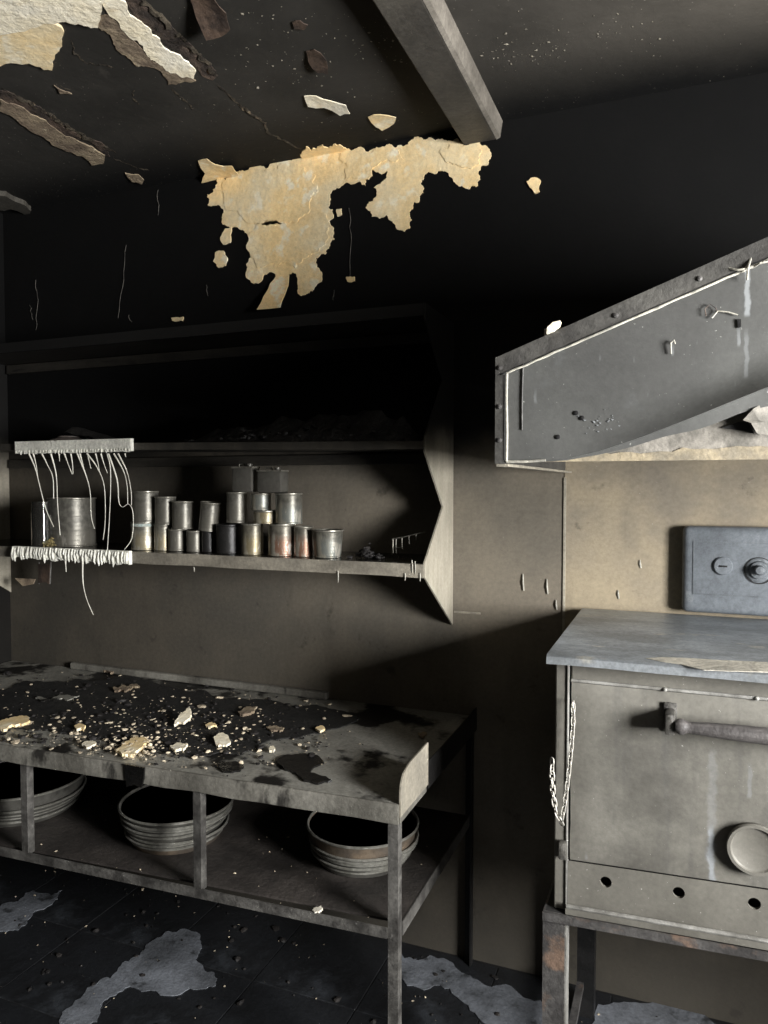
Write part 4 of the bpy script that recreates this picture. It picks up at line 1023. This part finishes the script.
for i in range(n + 1):
    x = HX0 + (HX1 - HX0) * i / n; zt_, zl = htop(x), cr(x); row = []
    open_ = max(0.0, min(1.0, (zl - HZ0) / .12))
    for j in range(17):
        v = j / 16; z = zl + (zt_ - zl) * v
        d = .0015 * mnoise.noise(Vector((x * 4, z * 6, 2)))
        bul = -.028 * open_ * max(0, 1 - v * 4) ** 2
        row.append(bm.verts.new((x, HY + d * (0 if i in (0, n) else 1) + bul, z)))
    # rolled lower edge turned back under
    y_, z_ = row[0].co.y, row[0].co.z
    row = [bm.verts.new((x, y_ + .030 * open_ + .002, z_ - .030 * open_ * (1 + .25 * mnoise.noise(Vector((x * 14, 0, 0)))) - .001)), bm.verts.new((x, y_ + .028 * open_ + .001, z_ + .001 * open_ - .0005))] + row
    rowsh.append(row)
for a, b in zip(rowsh, rowsh[1:]):
    for j in range(18): bm.faces.new((a[j], b[j], b[j + 1], a[j + 1]))
bmesh.ops.recalc_face_normals(bm, faces=bm.faces)
bmesh.ops.solidify(bm, geom=bm.faces[:], thickness=.0025)
o = obj('front_sheet', bm, 'hood_sheet', hd_, True); o['label'] = 'grey front sheet with its lower edge peeled up'
YI = HY + .024
# insulation board behind the front sheet
obj('insulation_board', box(-.245, HX1 - .01, YI + .002, YI + .022, HZ0 + .012, 1.90), 'insulation_board', hd_)
bm = B(); x = -.245
ri = random.Random(9); up_, lo_ = [], []
while x < HX1 - .012:
    up_.append((x, YI, HZ0 + .016 + ri.uniform(0, .006) + .006 * (x > 0))); x += .018
obj('board_edge', slab([(-.245, YI, HZ0 + .003)] + [(HX1 - .012, YI, HZ0 + .003)] + up_[::-1], (0, .012, 0)), 'insulation_edge', hd_)
# torn corner of the board
q = [onY(a, b, YI - .001) for a, b in [(722, 428), (738, 422), (748, 422), (754, 434), (744, 431)]]
obj('torn_gap', slab(q, (0, -.002, 0)), 'stove_inner', hd_)
q = [onY(a, b, YI - .004) for a, b in [(742, 421), (752, 410), (775, 396), (790, 420), (770, 436), (756, 434), (750, 424)]]
bm = B(); curl_plate(bm, q, Vector((0, -1, 0)), .003, lambda p: .02 * max(0, 1 - abs(p.x - onY(748, 424, YI).x) / .05)); obj('torn_flap', bm, 'insulation_board', hd_)
# sides and roof
obj('side_sheet', slab([(HX0, HY + .003, HZ0), (HX0, HY + .003, 1.838), (HX0, -.008, 1.838), (HX0, -.008, HZ0)], (.003, 0, 0)), 'hood_flange', hd_)
obj('side_lip', box(HX0 - .001, HX0 + .022, HY + .004, -.008, HZ0 - .006, HZ0 - .0005), 'weathered_sheet', hd_)
obj('side_sheet', slab([(HX1 - .003, HY + .003, HZ0), (HX1 - .003, HY + .003, htop(HX1)), (HX1 - .003, -.008, htop(HX1)), (HX1 - .003, -.008, HZ0)], (.003, 0, 0)), 'hood_flange', hd_)
obj('roof_sheet', slab([(HX0, HY, htop(HX0)), (HPK, HY, htop(HPK)), (HPK2, HY, htop(HPK)), (HX1, HY, htop(HX1)), (HX1, HY, htop(HX1) + .003), (HPK2, HY, htop(HPK) + .003), (HPK, HY, htop(HPK) + .003), (HX0, HY, htop(HX0) + .003)], (0, .929, 0)), 'hood_flange', hd_)
# flange along the top and left edge
fw_ = .028
bm = B(); add_slab(bm, [(HX0 - .002, HY - .006, htop(HX0) - .03), (HPK, HY - .006, htop(HPK) - .03), (HPK, HY - .006, htop(HPK) + .004), (HX0 - .002, HY - .006, htop(HX0) + .004)], (0, .004, 0))
obj('top_flange', bm, 'hood_flange', hd_)
obj('corner_flange', box(HX0 - .002, HX0 + .016, HY - .006, HY - .002, HZ0, htop(HX0) - .03), 'hood_flange', hd_)
sx = HX0 + .021
obj('sealant_bead', tube([(sx, HY - .006, HZ0 + .004), (sx + .001, HY - .007, HZ0 + .06), (sx - .001, HY - .006, HZ0 + .13), (sx, HY - .006, htop(sx) - .034)], .0026, 7), 'sealant', hd_, True)
bp = [(sx + i * (HPK - sx) / 40, HY - .006 - .001 * (i % 2), htop(sx + i * (HPK - sx) / 40) - .035 + .002 * mnoise.noise(Vector((i * .7, 0, 0)))) for i in range(41)]
obj('sealant_bead', tube(bp, [.0022 + .0012 * mnoise.noise(Vector((i * .9, 3, 0))) for i in range(41)], 7), 'sealant', hd_, True)
obj('bottom_bead', tube([(sx, HY - .004, HZ0 + .003), (-.27, HY - .005, HZ0 + .003), (-.235, HY - .005, HZ0 + .005)], .0028, 6), 'sealant', hd_, True)
for z in (HZ0 + .045, HZ0 + .11, HZ0 + .185):
    obj('rivet', lathe([(.005, 0), (.0045, -.003), (.001, -.0045)], (HX0 + .007, HY - .0055, z), 10, 'Y'), 'worn_iron', hd_, True)
for x in (-.11, .03):
    obj('rivet', lathe([(.005, 0), (.0045, -.003), (.001, -.0045)], (x, HY - .0055, htop(x) - .016), 10, 'Y'), 'worn_iron', hd_, True)
hw = lambda a, b, d=.004: onY(a, b, HY - d)
obj('seam_strip', tube([hw(523, 363, .0015), hw(522, 400, .0015), hw(522, 430, .0015)], .0014, 6), 'hood_flange', hd_, True)
for a, b in ((558, 437), (576, 413), (582, 418)):
    p = hw(a, b, .001); obj('bolt_hole', lathe([(.0045, 0), (.0045, -.001), (.003, -.0015)], p, 12, 'Y'), 'black_iron', hd_, True)
obj('hook', tube([hw(671, 354), hw(671, 343, .006), hw(674, 340, .006), hw(675, 344)], .0015, 6), 'sealant', hd_, True)
obj('wire', tube([hw(712, 318), hw(718, 311), hw(728, 312), hw(738, 315)], .0013, 6), 'sealant', hd_, True)
obj('wire', tube([hw(706, 316), hw(705, 309), hw(710, 304), hw(716, 308), hw(717, 312)], .0009, 6), 'worn_iron', hd_, True)
obj('wire', tube([hw(728, 268), hw(738, 270, .012), hw(745, 269, .012), hw(750, 262)], .002, 6), 'sealant', hd_, True)
obj('wire', tube([hw(751, 258), hw(748, 268, .014), hw(747, 280, .01)], .002, 6), 'sealant', hd_, True)
obj('wire', tube([hw(752, 268), hw(760, 263, .014), hw(775, 260, .012)], .002, 6), 'sealant', hd_, True)
obj('scorch_spot', slab([hw(737, 319, .0026), hw(741, 319, .0026), hw(741, 327, .0026), hw(738, 328, .0026)], (0, .002, 0)), 'black_iron', hd_)
rh = random.Random(17)
for k in range(26):
    a, b = rh.gauss(601, 10), rh.gauss(421, 6); w_ = rh.uniform(.4, 1.6)
    obj('ash_smear', slab([hw(a, b, .0018), hw(a + w_ * 2, b + w_ * .3, .0018), hw(a + w_, b + w_, .0018)], (0, .0016, 0)), 'white_streak', hd_)
p = onY(552, 332, HY + .02)
cl = obj('pale_chip', slab([onY(a, b, HY - .014) for a, b in [(546, 336), (549, 330), (556, 327), (563, 328), (560, 333), (553, 336)]], (0, .02, 0)), 'pale_plaster', None)
zz_ = min(v.co.z for v in cl.data.vertices); pc = sum((v.co for v in cl.data.vertices), Vector()) / len(cl.data.vertices)
origin(cl, (pc.x, pc.y, zz_)); tag(cl, 'small white plaster chip lying on the hood roof', 'chip')
cl.location.z = htop(pc.x) + .0042
cl.rotation_euler = (0, -math.atan(slope), 0)
